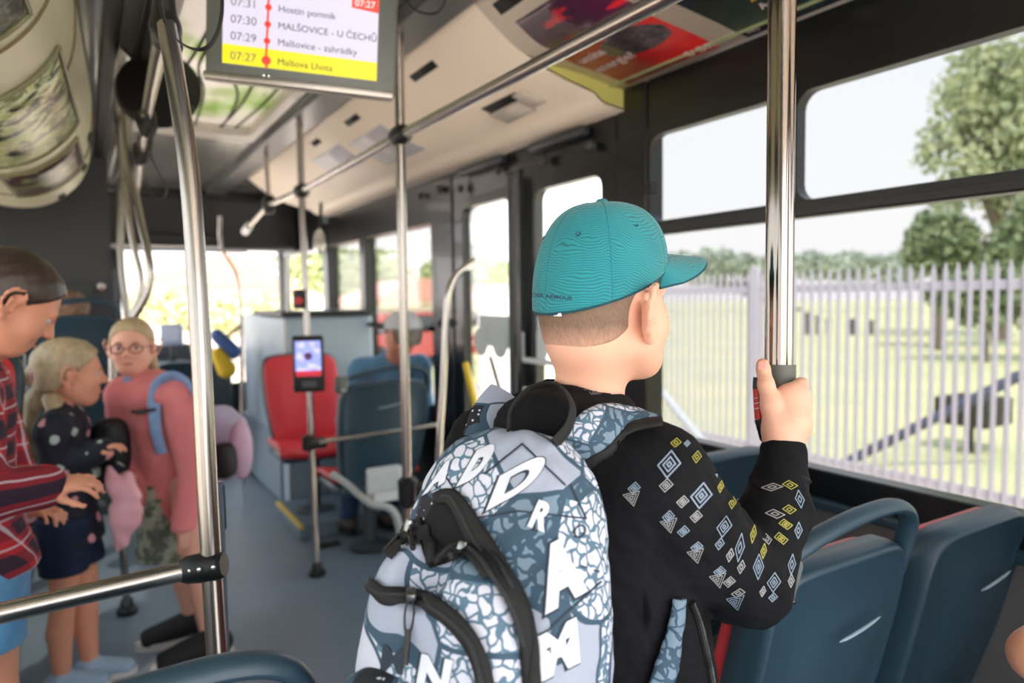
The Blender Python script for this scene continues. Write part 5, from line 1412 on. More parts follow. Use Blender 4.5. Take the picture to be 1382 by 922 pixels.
# red and black tube held under the thumb
tb = empty('marker_pen', P(1024, 560, 1.075), 'short red and black marker pen held under the thumb of the boy', 'pen')
m = MB(); m.tube([P(1021.5, 524, 1.077), P(1024, 566, 1.072)], .0062, 14); m.build('barrel', mat('red_glossy', (196, 44, 40), .35), tb)
m = MB(); m.tube([P(1020.5, 509, 1.078), P(1021.5, 525, 1.077)], [.0045, .0066], 14); m.build('clicker_end', BLACK, tb); m = MB(); m.tube([P(1024, 566, 1.072), P(1030, 593, 1.068), P(1031, 596, 1.068)], [.0066, .0052, .0035], 14); m.build('tip_end', BLACK, tb)
m = MB()
for y_ in (538, 545, 552): m.tube([P(1018+(y_-540)*.05, y_, 1.069), P(1024+(y_-540)*.05, y_-1.5, 1.0665)], .0007, 5)
m.build('white_mark', WHITEP, tb)
# ------------------------------------------------------------------ the backpack
def pack_mat(name, seed=0.0, sc=1.0, mode=None):
    t = NT(name); co0 = t.coord(); mp = t.n('Mapping'); t.l(co0, mp.inputs[0]); mp.inputs['Location'].default_value = (seed, seed*.7, -seed); co = mp.outputs[0]
    wv = t.n('TexNoise'); t.l(co, wv.inputs['Vector']); wv.inputs['Scale'].default_value = 9; wv.inputs['Detail'].default_value = 1
    ad = t.n('VectorMath', operation='MULTIPLY_ADD'); t.l(wv.outputs['Color'], ad.inputs[0]); ad.inputs[1].default_value = (.05, .05, .05); t.l(co, ad.inputs[2]); cw = ad.outputs[0]
    # large printed zones
    big = t.n('TexVoronoi', feature='F1'); t.l(cw, big.inputs['Vector']); big.inputs['Scale'].default_value = 11*sc
    bc = t.n('SeparateColor'); t.l(big.outputs['Color'], bc.inputs[0]); r1_, g1_ = bc.outputs[0], bc.outputs[1]
    if mode == 'pebble': r1_ = t.math('MULTIPLY_ADD', r1_, .26, .32)
    if mode == 'dark': r1_ = t.math('MULTIPLY_ADD', r1_, .30, .74)
    edge = t.voro(cw, 11*sc, 'DISTANCE_TO_EDGE', 0); zone_line = t.math('LESS_THAN', edge, .028)
    # cracks and pebbles
    n_ = t.n('TexNoise'); t.l(co, n_.inputs['Vector']); n_.inputs['Scale'].default_value = 60; n_.inputs['Detail'].default_value = 1
    ad2 = t.n('VectorMath', operation='MULTIPLY_ADD'); t.l(n_.outputs['Color'], ad2.inputs[0]); ad2.inputs[1].default_value = (.016, .016, .016); t.l(co, ad2.inputs[2])
    crk = t.voro(ad2.outputs[0], 74*sc, 'DISTANCE_TO_EDGE', 0); crack = t.math('LESS_THAN', crk, .10)
    peb = t.voro(ad2.outputs[0], 48*sc, 'DISTANCE_TO_EDGE', 0); pebble = t.math('LESS_THAN', peb, .10)
    dots = t.math('LESS_THAN', t.voro(co, 130, 'F1', 0), .22); dmask = t.math('GREATER_THAN', t.noise(co, 30, 2), .5); dots = t.math('MULTIPLY', dots, dmask)
    WHT, LGR, MID, TEAL, NAVY, BLK = lin((204, 206, 220)), lin((160, 168, 186)), lin((112, 134, 152)), lin((84, 114, 134)), lin((52, 78, 98)), lin((20, 24, 32))
    a = t.mix(crack, WHT, TEAL); b = t.mix(pebble, MID, NAVY); c_ = t.mix(dots, BLK, WHT); d = t.mix(crack, TEAL, NAVY)
    col = t.mix(t.math('GREATER_THAN', r1_, .46), a, b); col = t.mix(t.math('GREATER_THAN', r1_, .60), col, WHT)
    col = t.mix(t.math('GREATER_THAN', r1_, .72), col, d); col = t.mix(t.math('GREATER_THAN', r1_, .78), col, LGR); col = t.mix(t.math('GREATER_THAN', r1_, .90), col, c_)
    col = t.mix(zone_line, col, NAVY)
    t.color(col); t.b.inputs['Roughness'].default_value = .75; t.bump(t.math('ADD', t.noise(co, 900, 1), t.math('MULTIPLY', t.noise(co, 22, 2), 2.0)), .25, .002); return t.m
PK, PK2 = pack_mat('printed_canvas'), pack_mat('printed_canvas_front', 3.7)
WEB = mat('black_webbing', (10, 11, 12), .7, bump=.5, bs=900)
ZIPM = mat('zip_coil', (34, 34, 36), .5, bump=.6, bs=1500)
pcn = P(676, 842, .80)
Wd = -BB[:, 1]; Vd = nrm(V(0, 0, 1)-Wd*.16); Wd = nrm(Wd-Vd*(Wd@Vd)); Ud = np.cross(Vd, Wd); Ud = Ud if Ud@_r > 0 else -Ud
PB = np.stack([Ud, Wd, Vd], 1); Tp = lambda u_, w_, v_: pcn+PB@V(u_, w_, v_)
pack = empty('backpack', Tp(0, 0, -.25), 'grey and blue graffiti print backpack with open black zips on the back of the boy', 'backpack')
s = SDF(pcn-.36, pcn+.36, .0034)
s.ell(Tp(0, 0, -.01), V(.124, .072, .224), PB, 0, p=2.9)
s.ell(Tp(.003, .03, -.07), V(.120, .072, .165), PB, .03, p=3)
s.wave(.0022, 26, 11); s.wave(.0008, 90, 2)
main = s.build('main_compartment', PK, pack); b1 = obj_bvh(main)
s = SDF(pcn-.36, pcn+.36, .0034)
s.ell(Tp(-.008, .088, -.058), V(.104, .050, .150), PB, 0, p=3); s.wave(.002, 26, 21)
# the gaping mouth of the front pocket
s.ell(Tp(-.02, .135, .079), V(.034, .045, .040), PB, .010, 's'); 
front = s.build('front_pocket', PK2, pack)
s = SDF(pcn-.36, pcn+.36, .0034)
s.ell(Tp(-.016, .128, -.123), V(.094, .040, .100), PB, 0, p=3); s.wave(.0018, 30, 31)
low = s.build('lower_pocket', pack_mat('printed_canvas_low', 8.1), pack)
def join_bvh(obs):
    vv, ff = [], []
    for o in obs:
        off = OFF.get(o.name, V(0, 0, 0)); n = len(vv); vv += [Vector(np.array(x.co)+off) for x in o.data.vertices]; ff += [tuple(i+n for i in p.vertices) for p in o.data.polygons]
    return BVHTree.FromPolygons(vv, ff)
ball = join_bvh([main, front, low])
# zip bands
def band(name, A, B, parent, lift=.004, bulge=.003, matl=WEB):
    m = MB(); drape_strip(m, ball, A, B, lift, 46, 7, True, bulge)
    return m.build(name, matl, parent, auto=None, thick=.004) if m.v else None
OUT = [(588, 668), (606, 661), (624, 666), (652, 705), (685, 758), (714, 811), (726, 863), (729, 930)]
INN = [(596, 682), (606, 680), (614, 690), (636, 738), (668, 790), (690, 835), (699, 875), (703, 930)]
zb1 = band('front_zip_band', OUT, INN, front)
zb2 = band('front_zip_band', [(520, 748), (538, 722), (558, 706), (572, 700)], [(530, 757), (548, 736), (562, 726), (578, 716)], front)
band('front_zip_band', [(566, 716), (572, 738), (578, 762)], [(582, 708), (586, 735), (590, 756)], front)
band('front_zip_band', [(586, 752), (612, 740), (636, 746), (664, 776)], [(590, 762), (614, 752), (632, 758), (654, 786)], front)
zb3 = band('lower_zip_band', [(493, 776), (502, 772), (520, 792), (560, 799), (605, 814), (640, 848), (660, 890), (668, 930)], [(492, 800), (505, 800), (522, 815), (556, 819), (590, 832), (622, 862), (640, 895), (646, 930)], low)
# dark interior of the open pocket
m = MB(); drape_strip(m, ball, [(590, 672), (576, 704), (568, 735), (580, 768)], [(614, 684), (632, 712), (640, 740), (616, 758)], .003, 24, 12); 
if m.v: m.build('pocket_mouth', mat('pocket_lining', (9, 10, 12), .95), front, auto=None)
for par, pl in ((front, [(602, 671), (618, 676), (634, 710), (658, 752), (684, 800)]), (front, [(596, 757), (614, 746), (634, 752), (660, 782), (684, 822), (698, 870)]), (low, [(496, 788), (512, 796), (540, 808), (580, 816), (612, 836), (640, 870), (654, 925)]), (front, [(526, 752), (543, 729), (560, 716), (574, 709)])):
    L_ = drape_line(ball, [tuple(p[:2]) for p in smoothline([(*p, 0) for p in pl], 5)], .0085, 5)
    m = MB()
    if len(L_) > 3: m.tube([p for p, n in L_], .0026, 8); m.build('zip_coil', ZIPM, par)
# sliders and pulls
def pull(x, y, x2, y2, par, cord=True):
    h0 = hit(ball, x, y, .014)
    if h0 is None: return
    p, n = h0; h1 = hit(ball, x2, y2, .012); q = h1[0] if h1 else p-V(0, 0, .04)
    m = MB(); m.obox(p, (.005, .004, .007), basis(n), .002); sl = m.build('slider', mat('slider_metal', (150, 152, 150), .3, 1.0), par)
    m = MB(); d = nrm(q-p); x_ = nrm(np.cross(d, n)); L = np.linalg.norm(q-p)
    m.tube(smoothline([p+x_*.002, p+d*L*.3+x_*.0045, p+d*L*.55+x_*.002, p+d*L*.55-x_*.002, p+d*L*.3-x_*.0045, p-x_*.002], 5), .0012, 6); m.tube([p+d*L*.5, q], .0034, 8); m.build('pull_cord', BLACK, sl)
pull(555, 817, 558, 895, low); pull(566, 712, 556, 742, front); pull(634, 744, 616, 762, front)
# white letters printed on the canvas
ink_ = mat('letter_white', (216, 219, 230), .7); inkd = mat('letter_navy', (34, 48, 62), .7)
def letter(txt, o, ux, uy, bold=.04, matl=ink_, par=main):
    if matl is ink_:
        m = MB(); drape_text(m, ball, txt, (o[0]-2, o[1]+1), ux, uy, bold+.035, .0008, .045)
        if m.v: m.build('letter_outline', inkd, par, smooth=False)  # navy print outlining the white letter
    m = MB(); drape_text(m, ball, txt, o, ux, uy, bold, .0014, .045)
    if m.v: m.build('letter_print', matl, par, smooth=False)
letter('D', (656, 688), (92, -50), (24, -60), .06)
letter('D', (620, 652), (40, -18), (32, -56), .10)
letter('A', (576, 664), (34, -20), (24, -46), .08)
letter('R', (712, 708), (34, 12), (20, -46), .05)
letter('A', (742, 818), (62, -36), (-18, -98), .08)
letter('M', (730, 915), (66, -34), (-6, -74), .07)
letter('N', (560, 930), (58, 12), (12, -66), .05, par=low)
letter('M', (512, 905), (44, 6), (6, -50), .03, matl=inkd, par=low)
letter('O', (772, 728), (22, -4), (2, -26), .0, matl=inkd); letter('- -', (780, 770), (30, 10), (6, -30), .0, matl=inkd)
letter('A', (500, 760), (22, -22), (24, -28), .03, par=main)
m = MB()
for a_, b_ in (((655, 640), (705, 600)), ((705, 600), (762, 655)), ((640, 700), (700, 690)), ((700, 690), (790, 700)), ((735, 855), (810, 785)), ((600, 640), (640, 700)), ((770, 655), (790, 700)), ((735, 855), (738, 880))):
    drape_stroke(m, ball, [a_, b_], 2.4, .0013)
m.build('outline_print', inkd, main, auto=None)
# grab loop, shoulder straps
def ribbon(name, ctr, w_, ref, par, matl=WEB, th=.25, n=8):
    m = MB(); m.tube(smoothline(ctr, n), w_, 10, flat=(1, th), ref=ref); return m.build(name, matl, par)
ribbon('grab_loop', [P(686, 582, .80), P(690, 552, .815), P(716, 524, .83), P(752, 520, .82), P(772, 545, .80), P(768, 575, .785), P(748, 600, .765)], .0085, _d, pack)
bh = hb_
def strap_on(name, A, B, matl, lift=.010, bulge=.004, parent=pack, sm=True):
    m = MB(); drape_strip(m, bh, A, B, lift, 40, 8, sm, bulge)
    return m.build(name, matl, parent, auto=None, thick=.006) if m.v else None
strap_on('shoulder_strap', [(752, 592), (782, 566), (815, 553), (852, 560), (884, 574)], [(770, 628), (800, 610), (830, 592), (858, 583), (888, 578)], pack_mat('printed_strap', 5.3, 1.2, 'pebble'))
strap_on('strap_binding', [(770, 624), (800, 606), (830, 588), (860, 580), (890, 576)], [(778, 636), (806, 618), (836, 600), (864, 590), (892, 586)], WEB, .012, .002)
lp_ = []
for q_ in smoothline([(652, 600), (664, 566), (686, 538), (712, 516)], 6):
    h_ = hit(bh, q_[0], q_[1], .010)
    if h_ is not None: lp_.append(h_[0])
if len(lp_) > 4:
    lp_ = [sum(lp_[max(0, i_-2):i_+3])/len(lp_[max(0, i_-2):i_+3]) for i_ in range(len(lp_))]
    m = MB(); m.tube(lp_, .024, 14, flat=(.30, 1.0), ref=-_d+V(0, 0, .8)); m.build('shoulder_strap', pack_mat('printed_strap_dark', 1.9, 1.3, 'dark'), pack)
strap_on('lower_strap', [(905, 806), (896, 850), (884, 890), (872, 925)], [(919, 806), (916, 850), (912, 890), (900, 925)], pack_mat('printed_strap', 5.3, 1.2, 'pebble'), .006)
m = MB(); L_ = drape_line(bh, [(770, 640), (790, 700), (800, 780), (806, 860), (806, 930)], .004, 6)
# ------------------------------------------------------------------ the other passengers
def top_cloth(e_, J, B, h, arms, name, matl, hem, infl=.012, vox=.006, sleeve=1.0, flare=.0, seed=1, belly=.085):
    pts = [J['shL'], J['shR'], J['chest'], J['pel']]+[a[k] for a in arms.values() for k in (0, 1)]
    lo = np.min(pts, 0)-.16; hi = np.max(pts, 0)+.14; lo[2] = min(lo[2], hem-.05); s = SDF(lo, hi, vox)
    s.cap(J['shL'], J['shR'], .040*h+infl, .040*h+infl, .03); s.cap(J['chest']+V(0, 0, .04*h), J['waist'], .074*h+infl, .070*h+infl, .03, flat=(B[:, 1], .74))
    s.cap(J['waist'], J['pel']*V(1, 1, 0)+V(0, 0, hem), .072*h+infl, .078*h+infl+flare, .03, flat=(B[:, 1], .78))
    s.cap(J['chest']+V(0, 0, .05*h), J['neck']-V(0, 0, .012*h), .06*h, .034*h+infl*.4, .03)
    for sd in 'LR':
        el, w_ = np.array(arms[sd][0]), np.array(arms[sd][1])
        w2 = el+(w_-el)*sleeve; s.chain([J['sh'+sd], el, w2], [.038*h+infl, .031*h+infl, .025*h+infl*.7], .015)
        s.cap(w2-(w2-el)*.12, w2, .022*h+infl*.4, .021*h+infl*.3, .004)
    s.wave(.004, 22, seed); s.wave(.0015, 60, seed+1); s.plane(V(0, 0, hem), (0, 0, -1), .006)
    return s.build(name, matl, e_)
def bottom_cloth(e_, J, B, h, name, matl, top, hem, infl=.012, legs=True, vox=.006, seed=4, fl=0.0):
    pts = [J['pel'], J['hipL'], J['hipR'], J['kneeL'], J['kneeR']]; lo = np.min(pts, 0)-.18; hi = np.max(pts, 0)+.18; lo[2] = hem-.05; s = SDF(lo, hi, vox)
    if legs:
        for sd in 'LR': s.cap(J['hip'+sd], J['knee'+sd], .058*h+infl, .046*h+infl, .02)
        s.cap(J['waist'], J['pel'], .066*h+infl, .076*h+infl, .02, flat=(B[:, 1], .8))
    else: s.cap(J['waist'], J['pel']*V(1, 1, 0)+V(0, 0, hem-.05), .068*h+infl, .10*h+infl+fl, .02, flat=(B[:, 1], .85))
    s.wave(.005, 26, seed); s.plane(V(0, 0, top), (0, 0, 1)); s.plane(V(0, 0, hem), (0, 0, -1), .004)
    return s.build(name, matl, e_)
def shoes(e_, J, B, h, matl, sole, dirs=None, size=1.0):
    for i, sd in enumerate('LR'):
        f = B[:, 1] if dirs is None else np.array(dirs[i]); a = J['ank'+sd]; a0 = np.array([a[0], a[1], J.get('floor', 0)])
        s = SDF(a0-V(.2, .2, .02), a0+V(.2, .2, .16), .004); k = size*h
        s.cap(a0+V(0, 0, .042*k), a0+f*.085*k+V(0, 0, .022*k), .032*k, .026*k, .02, flat=(V(0, 0, 1), .85)); s.cap(a0-f*.018*k+V(0, 0, .035*k), a0+V(0, 0, .05*k), .027*k, .027*k, .01)
        s.plane(a0+V(0, 0, .004), (0, 0, -1), .002); sh = s.build('shoe', matl, e_)
        m = MB(); n = 20; r_ = np.cross(f, V(0, 0, 1)); lp = []
        for q in range(n):
            an = 2*PI*q/n; lp.append(a0+f*(.035+.082*math.cos(an))*k+r_*.031*math.sin(an)*k)
        m.prism([p*V(1, 1, 0)+V(0, 0, a0[2]+.001) for p in lp], (0, 0, .016*k)); m.build('sole', sole, sh, smooth=False)
def hair_cap(e_, hc, HB, k, matl, front=.045, low=-.03, name='hair', grow=1.0, vox=.0035, extra=None, side=.02):
    T = lambda x, y, z: hc+HB@V(x, y, z)*k
    s = SDF(hc-.20*k, hc+.20*k, vox)
    s.ell(T(0, -.014, .026), V(.0775, .0965, .083)*k*grow, HB, 0); s.ell(T(0, -.035, -.02), V(.068, .068, .062)*k*grow, HB, .02)
    s.plane(T(0, front, .04), HB@V(0, 1, -.55), .012*k); s.plane(T(0, side, 0), HB@V(0, 1, -.15) if False else HB@V(0, 1, -.9), .01*k)
    s.plane(T(0, 0, low), HB@V(0, .15, -1), .015*k)
    for sg in (-1, 1): s.ell(T(.080*sg, .004, -.016), V(.020, .024, .034)*k, HB, .006*k, 's')
    if extra: extra(s, T)
    s.wave(.0012, 90, 3)
    return s.build(name, matl, e_)

# girl in the pink sweatshirt
cdir = 31.2
def G2(px, z): return P(px, 700, z)*V(1, 1, 0)
zg = 2.92; hd = cdir+176; Bp = heading(hd)
base = G2(250, zg); H = 1.40
chx, hpx = G2(212, zg), G2(232, zg)
def fromx(px, z, zz): q = G2(px, z); return V(q[0], q[1], zz)
J = dict(pel=fromx(234, zg, .72), waist=fromx(226, zg, .83), chest=fromx(216, zg, 1.00), neck=fromx(196, zg, 1.135), shR=fromx(176, zg-.03, 1.075), shL=fromx(246, zg-.08, 1.07),
         hipL=fromx(246, zg-.02, .70), hipR=fromx(226, zg, .70), kneeL=fromx(262, zg-.08, .385), kneeR=fromx(240, zg+.02, .385), ankL=fromx(278, zg-.10, .065), ankR=fromx(254, zg+.08, .065))
arms = dict(L=(P(262, 640, zg-.12), P(247, 712, zg-.2), (V(0, .0, -1), Bp[:, 0]*-1+Bp[:, 1]*.3, 1, 20)), R=(P(168, 610, zg-.0), P(180, 668, zg-.12), (nrm(V(0, 0, -1)), Bp[:, 0], -1, 20)))
hc2 = P(178, 467, zg-.04)
girl, J, T, B, hc2, HB2, k2, bb = person('girl with glasses in a pink sweatshirt standing beside the thick bent pole', base, hd, H, dict(J=J, arms=arms, hc=hc2, hdeg=cdir+163, hpitch=-3, hk=1.06, skin=SKIN2, footL=heading(cdir+238)[:, 1], footR=heading(cdir+244)[:, 1]))
SWP = cloth('pink_sweatshirt', (206, 112, 116), (224, 134, 134)); BLOND = hair_mat('ash_blond_hair', (104, 82, 58), (216, 192, 152), .45, (80, 80, 10))
top_cloth(girl, J, B, H, arms, 'sweatshirt', SWP, .57, .016, flare=.015)
m = MB(); c = J['neck']+V(0, 0, -.012); m.tube([c+(B[:, 0]*math.cos(a_)*1.1+B[:, 1]*math.sin(a_))*.062+V(0, 0, -.012*math.sin(a_)) for a_ in np.linspace(0, 2*PI, 25)], .014, 8, cap=False); m.build('collar', mat('white_collar', (226, 214, 210), .8), girl)
def camo():
    t = NT('green_camo'); n = t.noise(t.coord(), 22, 3, .6); t.color(t.mix(t.step(n, .5, .05), lin((96, 106, 92)), lin((164, 170, 152)))); t.b.inputs['Roughness'].default_value = .9; return t.m
bottom_cloth(girl, J, B, H, 'skirt', camo(), .72, .40, .012, False)
shoes(girl, J, B, H, mat('black_canvas', (24, 24, 28), .7), mat('white_rubber', (206, 202, 200), .6), (heading(cdir+238)[:, 1], heading(cdir+244)[:, 1]), 1.35)
hair_cap(girl, hc2, HB2, k2, BLOND, .052, -.06, grow=1.02, side=.006, extra=lambda s, T_: (s.cap(T_(-.055, -.05, -.05), T_(-.075, -.05, -.13), .022, .012, .02), s.cap(T_(.03, -.07, -.04), T_(.03, -.08, -.14), .03, .02, .02)))
gl_ = MB(); Tg = lambda x, y, z: hc2+HB2@V(x, y, z)*k2
for sg in (-1, 1):
    gl_.tube([Tg(sg*.032+.023*math.cos(a_), .094, -.002+.016*math.sin(a_)) for a_ in np.linspace(0, 2*PI, 21)], .0022, 8, cap=False)
    gl_.tube([Tg(sg*.055, .092, .004), Tg(sg*.074, .0, .002)], .0022, 6)
gl_.tube([Tg(-.010, .095, 0), Tg(.010, .095, 0)], .0022, 6); gl_.build('glasses', mat('dark_red_frames', (112, 34, 48), .35), girl)
# her school bag
bg_ = empty('school_bag', P(305, 600, 3.15), 'pastel lilac and black school bag worn by the girl in pink', 'bag')
pas = pack_mat('pastel_print', 2.2) if False else mat('pastel_lilac', (178, 168, 196), .7, var=.25, vs_=14)
c = P(300, 600, 3.12); Bq = heading(cdir+200-10); s = SDF(c-.3, c+.3, .006); s.ell(c, V(.11, .09, .155), Bq, 0, p=3); s.cap(c+V(0, 0, .12), P(262, 560, 3.0), .05, .05, .04); s.wave(.005, 20, 2); s.build('body', pas, bg_)
s = SDF(c-.3, c+.3, .006); s.ell(P(302, 622, 2.98), V(.05, .05, .075), Bq, 0, p=3); s.build('front_pocket', mat('black_nylon', (22, 22, 26), .6), bg_)
s = SDF(c-.3, c+.3, .006); s.ell(P(326, 606, 3.04), V(.045, .05, .13), Bq, .01); s.build('side_pocket', mat('pink_teal_print', (206, 170, 196), .7, var=.3, vs_=12), bg_)
for A in ([(208, 548), (214, 520), (232, 508), (250, 516), (262, 540)],):
    m = MB(); m.tube(smoothline([P(*q, zg-.16+.01*i) for i, q in enumerate(A)], 6), .030, 10, flat=(1, .3), ref=V(0, 0, 1)); m.build('strap', mat('blue_strap_print', (128, 156, 196), .7, var=.3, vs_=20), bg_)
m = MB(); m.tube(smoothline([P(208, 545, zg-.18), P(210, 580, zg-.17), P(218, 612, zg-.14)], 6), .024, 10, flat=(1, .3), ref=_r); m.build('strap', mat('blue_strap_print', (128, 156, 196), .7), bg_)
m = MB(); m.tube([P(178, 556, zg-.19), P(210, 553, zg-.2)], .006, 8); m.obox(P(190, 556, zg-.2), (.018, .008, .010), np.eye(3), .004); m.build('chest_clip', BLACK, bg_)
m = MB(); m.tube(smoothline([P(170, 545, zg-.06), P(168, 525, zg-.1), P(176, 510, zg-.1)], 5), .02, 8, flat=(1, .3), ref=_r); m.build('strap', mat('blue_strap_print', (128, 156, 196), .7), bg_)

# girl in the navy jacket with the ponytail
zn = 2.62; hd = cdir+65; H = 1.30; base = G2(92, zn)
hc3 = P(96, 503, zn)
Bn_ = heading(hd)
arms = dict(R=(P(82, 632, zn-.10), P(136, 606, zn-.10), (_r*.9+V(0, 0, .2), V(0, 0, 1), -1, 30)), L=(P(120, 640, zn+.12), P(152, 640, zn+.05), (_r, V(0, 0, 1), 1, 40)))
Jn = dict(shR=fromx(82, zn-.10, 1.00), shL=fromx(98, zn+.12, 1.00), neck=fromx(88, zn, 1.06), chest=fromx(92, zn, .93), kneeR=fromx(80, zn-.05, .36), kneeL=fromx(112, zn+.05, .36), ankR=fromx(72, zn-.05, .06), ankL=fromx(112, zn+.05, .06))
navy, J, T, B, hc3, HB3, k3, bb = person('blond girl with a ponytail in a dark floral jacket seen from the side', base, hd, H, dict(J=Jn, arms=arms, hc=hc3, hdeg=cdir+58, hpitch=-6, hk=1.16, skin=SKIN3))
def floral():
    t = NT('navy_floral'); co = t.coord(); v = t.n('TexVoronoi'); t.l(co, v.inputs['Vector']); v.inputs['Scale'].default_value = 15
    d_ = t.math('ADD', v.outputs['Distance'], t.math('MULTIPLY', t.noise(co, 40, 2), .25)); f_ = t.math('LESS_THAN', d_, .40)
    sc_ = t.n('SeparateColor'); t.l(v.outputs['Color'], sc_.inputs[0]); pk_ = t.math('GREATER_THAN', sc_.outputs[0], .5)
    t.color(t.mix(f_, lin((17, 22, 36)), t.mix(pk_, lin((206, 150, 160)), lin((170, 186, 180))))); t.b.inputs['Roughness'].default_value = .8; return t.m
FLO = floral()
top_cloth(navy, J, B, H, arms, 'jacket', FLO, .575, .018, seed=9, flare=.03)
bottom_cloth(navy, J, B, H, 'shorts', cloth('navy_denim', (26, 36, 58), (38, 48, 72)), .68, .47, .016)
shoes(navy, J, B, H, mat('pale_blue_canvas', (150, 176, 200), .7), mat('white_rubber', (206, 202, 200), .6), None, 1.05)
PONY = hair_mat('long_blond_hair', (84, 62, 42), (216, 194, 158), .45, (70, 70, 9))
def ext(s, T_):
    s.cap(T_(0, -.085, .0), T_(0, -.112, -.02), .03, .028, .02)
hair_cap(navy, hc3, HB3, k3, PONY, .060, -.05, grow=1.05, side=.012, extra=ext)
s = SDF(hc3-V(.3, .3, .45), hc3+V(.2, .2, .1), .004)
pp = [P(62, 520, zn), P(50, 545, zn-.02), P(46, 580, zn-.02), P(50, 608, zn-.02), P(56, 632, zn-.02)]
s.chain(pp, [.032, .045, .046, .036, .010], .02); s.chain([P(70, 540, zn-.07), P(82, 575, zn-.10), P(88, 600, zn-.1)], [.03, .024, .008], .02)
for i in range(9):
    x0_ = 38+i*3.2; s.chain([P(x0_+8, 530, zn-.03), P(x0_, 575, zn-.055), P(x0_+4, 615, zn-.045)], [.007, .009, .004], .008)
s.wave(.0025, 60, 4); s.build('ponytail', PONY, navy)
m = MB(); m.tube([hc3+HB3@V(.035*math.cos(a_), -.112-.0*a_, -.01+.035*math.sin(a_))*k3*.9 for a_ in np.linspace(0, 2*PI, 15)], .008, 8, cap=False); m.build('hair_tie', mat('pink_hair_tie', (226, 150, 170), .7), navy)
# jacket she carries
pj = empty('pink_jacket', P(165, 680, zn), 'light pink jacket hanging from the arm of the girl with the ponytail', 'jacket')
s = SDF(P(165, 680, zn)-.25, P(165, 680, zn)+.25, .005); s.chain([P(148, 632, zn), P(163, 660, zn), P(170, 700, zn), P(158, 742, zn)], [.02, .040, .050, .020], .02, flat=(_d, .5)); s.cap(P(172, 645, zn), P(182, 690, zn), .022, .030, .02, flat=(_d, .5)); s.wave(.007, 30, 5); s.build('cloth', cloth('pale_pink_cloth', (226, 160, 172), (236, 184, 190)), pj)
# dark bag hanging at her side
s = SDF(P(150, 600, zn+.2)-.25, P(150, 600, zn+.2)+.25, .006); s.ell(P(150, 605, zn+.15), V(.05, .07, .12), Bn_, 0, p=3); s.cap(P(152, 580, zn+.05), P(150, 600, zn+.05), .03, .03, .02)
e_ = s.build('shoulder_bag', mat('black_bag', (20, 22, 28), .6)); tag(e_, 'black bag hanging between the two girls', 'bag')

# person in the plaid shirt
zpn = 1.72; hd = cdir+65; H = 1.55; hc4 = P(18, 408, zpn); base = G2(-40, zpn+.03)
arms = dict(R=(P(-30, 668, zpn-.20), P(66, 655, zpn-.08), (_r*.9+V(0, 0, .06)+_d*.3, V(0, 0, 1)-_d*.5, -1, 28)), L=(P(10, 640, zpn+.22), P(30, 690, zpn+.16), (_r, V(0, 0, 1), 1, 35)))
Jp = dict(shR=fromx(-42, zpn-.12, 1.24), shL=fromx(-22, zpn+.16, 1.24), neck=fromx(-24, zpn, 1.33), chest=fromx(-36, zpn, 1.12), waist=fromx(-40, zpn, .92), pel=fromx(-30, zpn, .80), hipR=fromx(-48, zpn-.07, .78), hipL=fromx(-26, zpn+.08, .78), kneeR=fromx(-22, zpn-.08, .42), kneeL=fromx(-24, zpn+.08, .42), ankR=fromx(-10, zpn-.08, .07), ankL=fromx(-30, zpn+.08, .07))
plaid, J, T, B, hc4, HB4, k4, bb = person('dark haired person in a red plaid shirt looking down at the left edge', base, hd, H, dict(J=Jp, arms=arms, hc=hc4, hdeg=cdir+50, hpitch=-38, hk=1.12, skin=SKIN3))
def plaidm():
    t = NT('red_plaid'); co = t.coord(rot=(0, 0, .9)); sp = t.n('SeparateXYZ'); t.l(co, sp.inputs[0])
    wn = t.math('MULTIPLY', t.noise(t.coord(), 5, 2), .04)
    def bands(sock, f, ph):
        fr = t.math('FRACT', t.math('MULTIPLY_ADD', t.math('ADD', sock, wn), f, ph)); return fr
    a = bands(sp.outputs[0], 15, .1); z = bands(sp.outputs[2], 15, .4)
    navy_a = t.math('LESS_THAN', a, .55); navy_z = t.math('LESS_THAN', z, .5)
    wl = t.math('ADD', t.math('LESS_THAN', t.math('ABSOLUTE', t.math('SUBTRACT', a, .72)), .035), t.math('LESS_THAN', t.math('ABSOLUTE', t.math('SUBTRACT', z, .72)), .035))
    c_ = t.mix(t.math('MULTIPLY', t.math('ADD', navy_a, navy_z), .48), lin((176, 26, 40)), lin((18, 24, 44)))
    t.color(t.mix(t.math('MINIMUM', t.math('MULTIPLY', wl, .7), 1.0), c_, lin((206, 196, 204)))); t.b.inputs['Roughness'].default_value = .85; return t.m
PLD = plaidm()
top_cloth(plaid, J, B, H, arms, 'shirt', PLD, .80, .016, seed=15, flare=.02, sleeve=.93)
bottom_cloth(plaid, J, B, H, 'denim_shorts', cloth('blue_denim', (60, 122, 172), (98, 156, 200)), .86, .64, .012)
shoes(plaid, J, B, H, mat('grey_canvas', (120, 120, 124), .7), mat('white_rubber', (206, 202, 200), .6))
hair_cap(plaid, hc4, HB4, k4, hair_mat('dark_brown_hair', (26, 20, 18), (70, 54, 46), .35), .058, -.07, grow=1.04, side=.016, extra=lambda s, T_: s.cap(T_(0, -.08, .0), T_(0, -.11, -.02), .035, .03, .02))

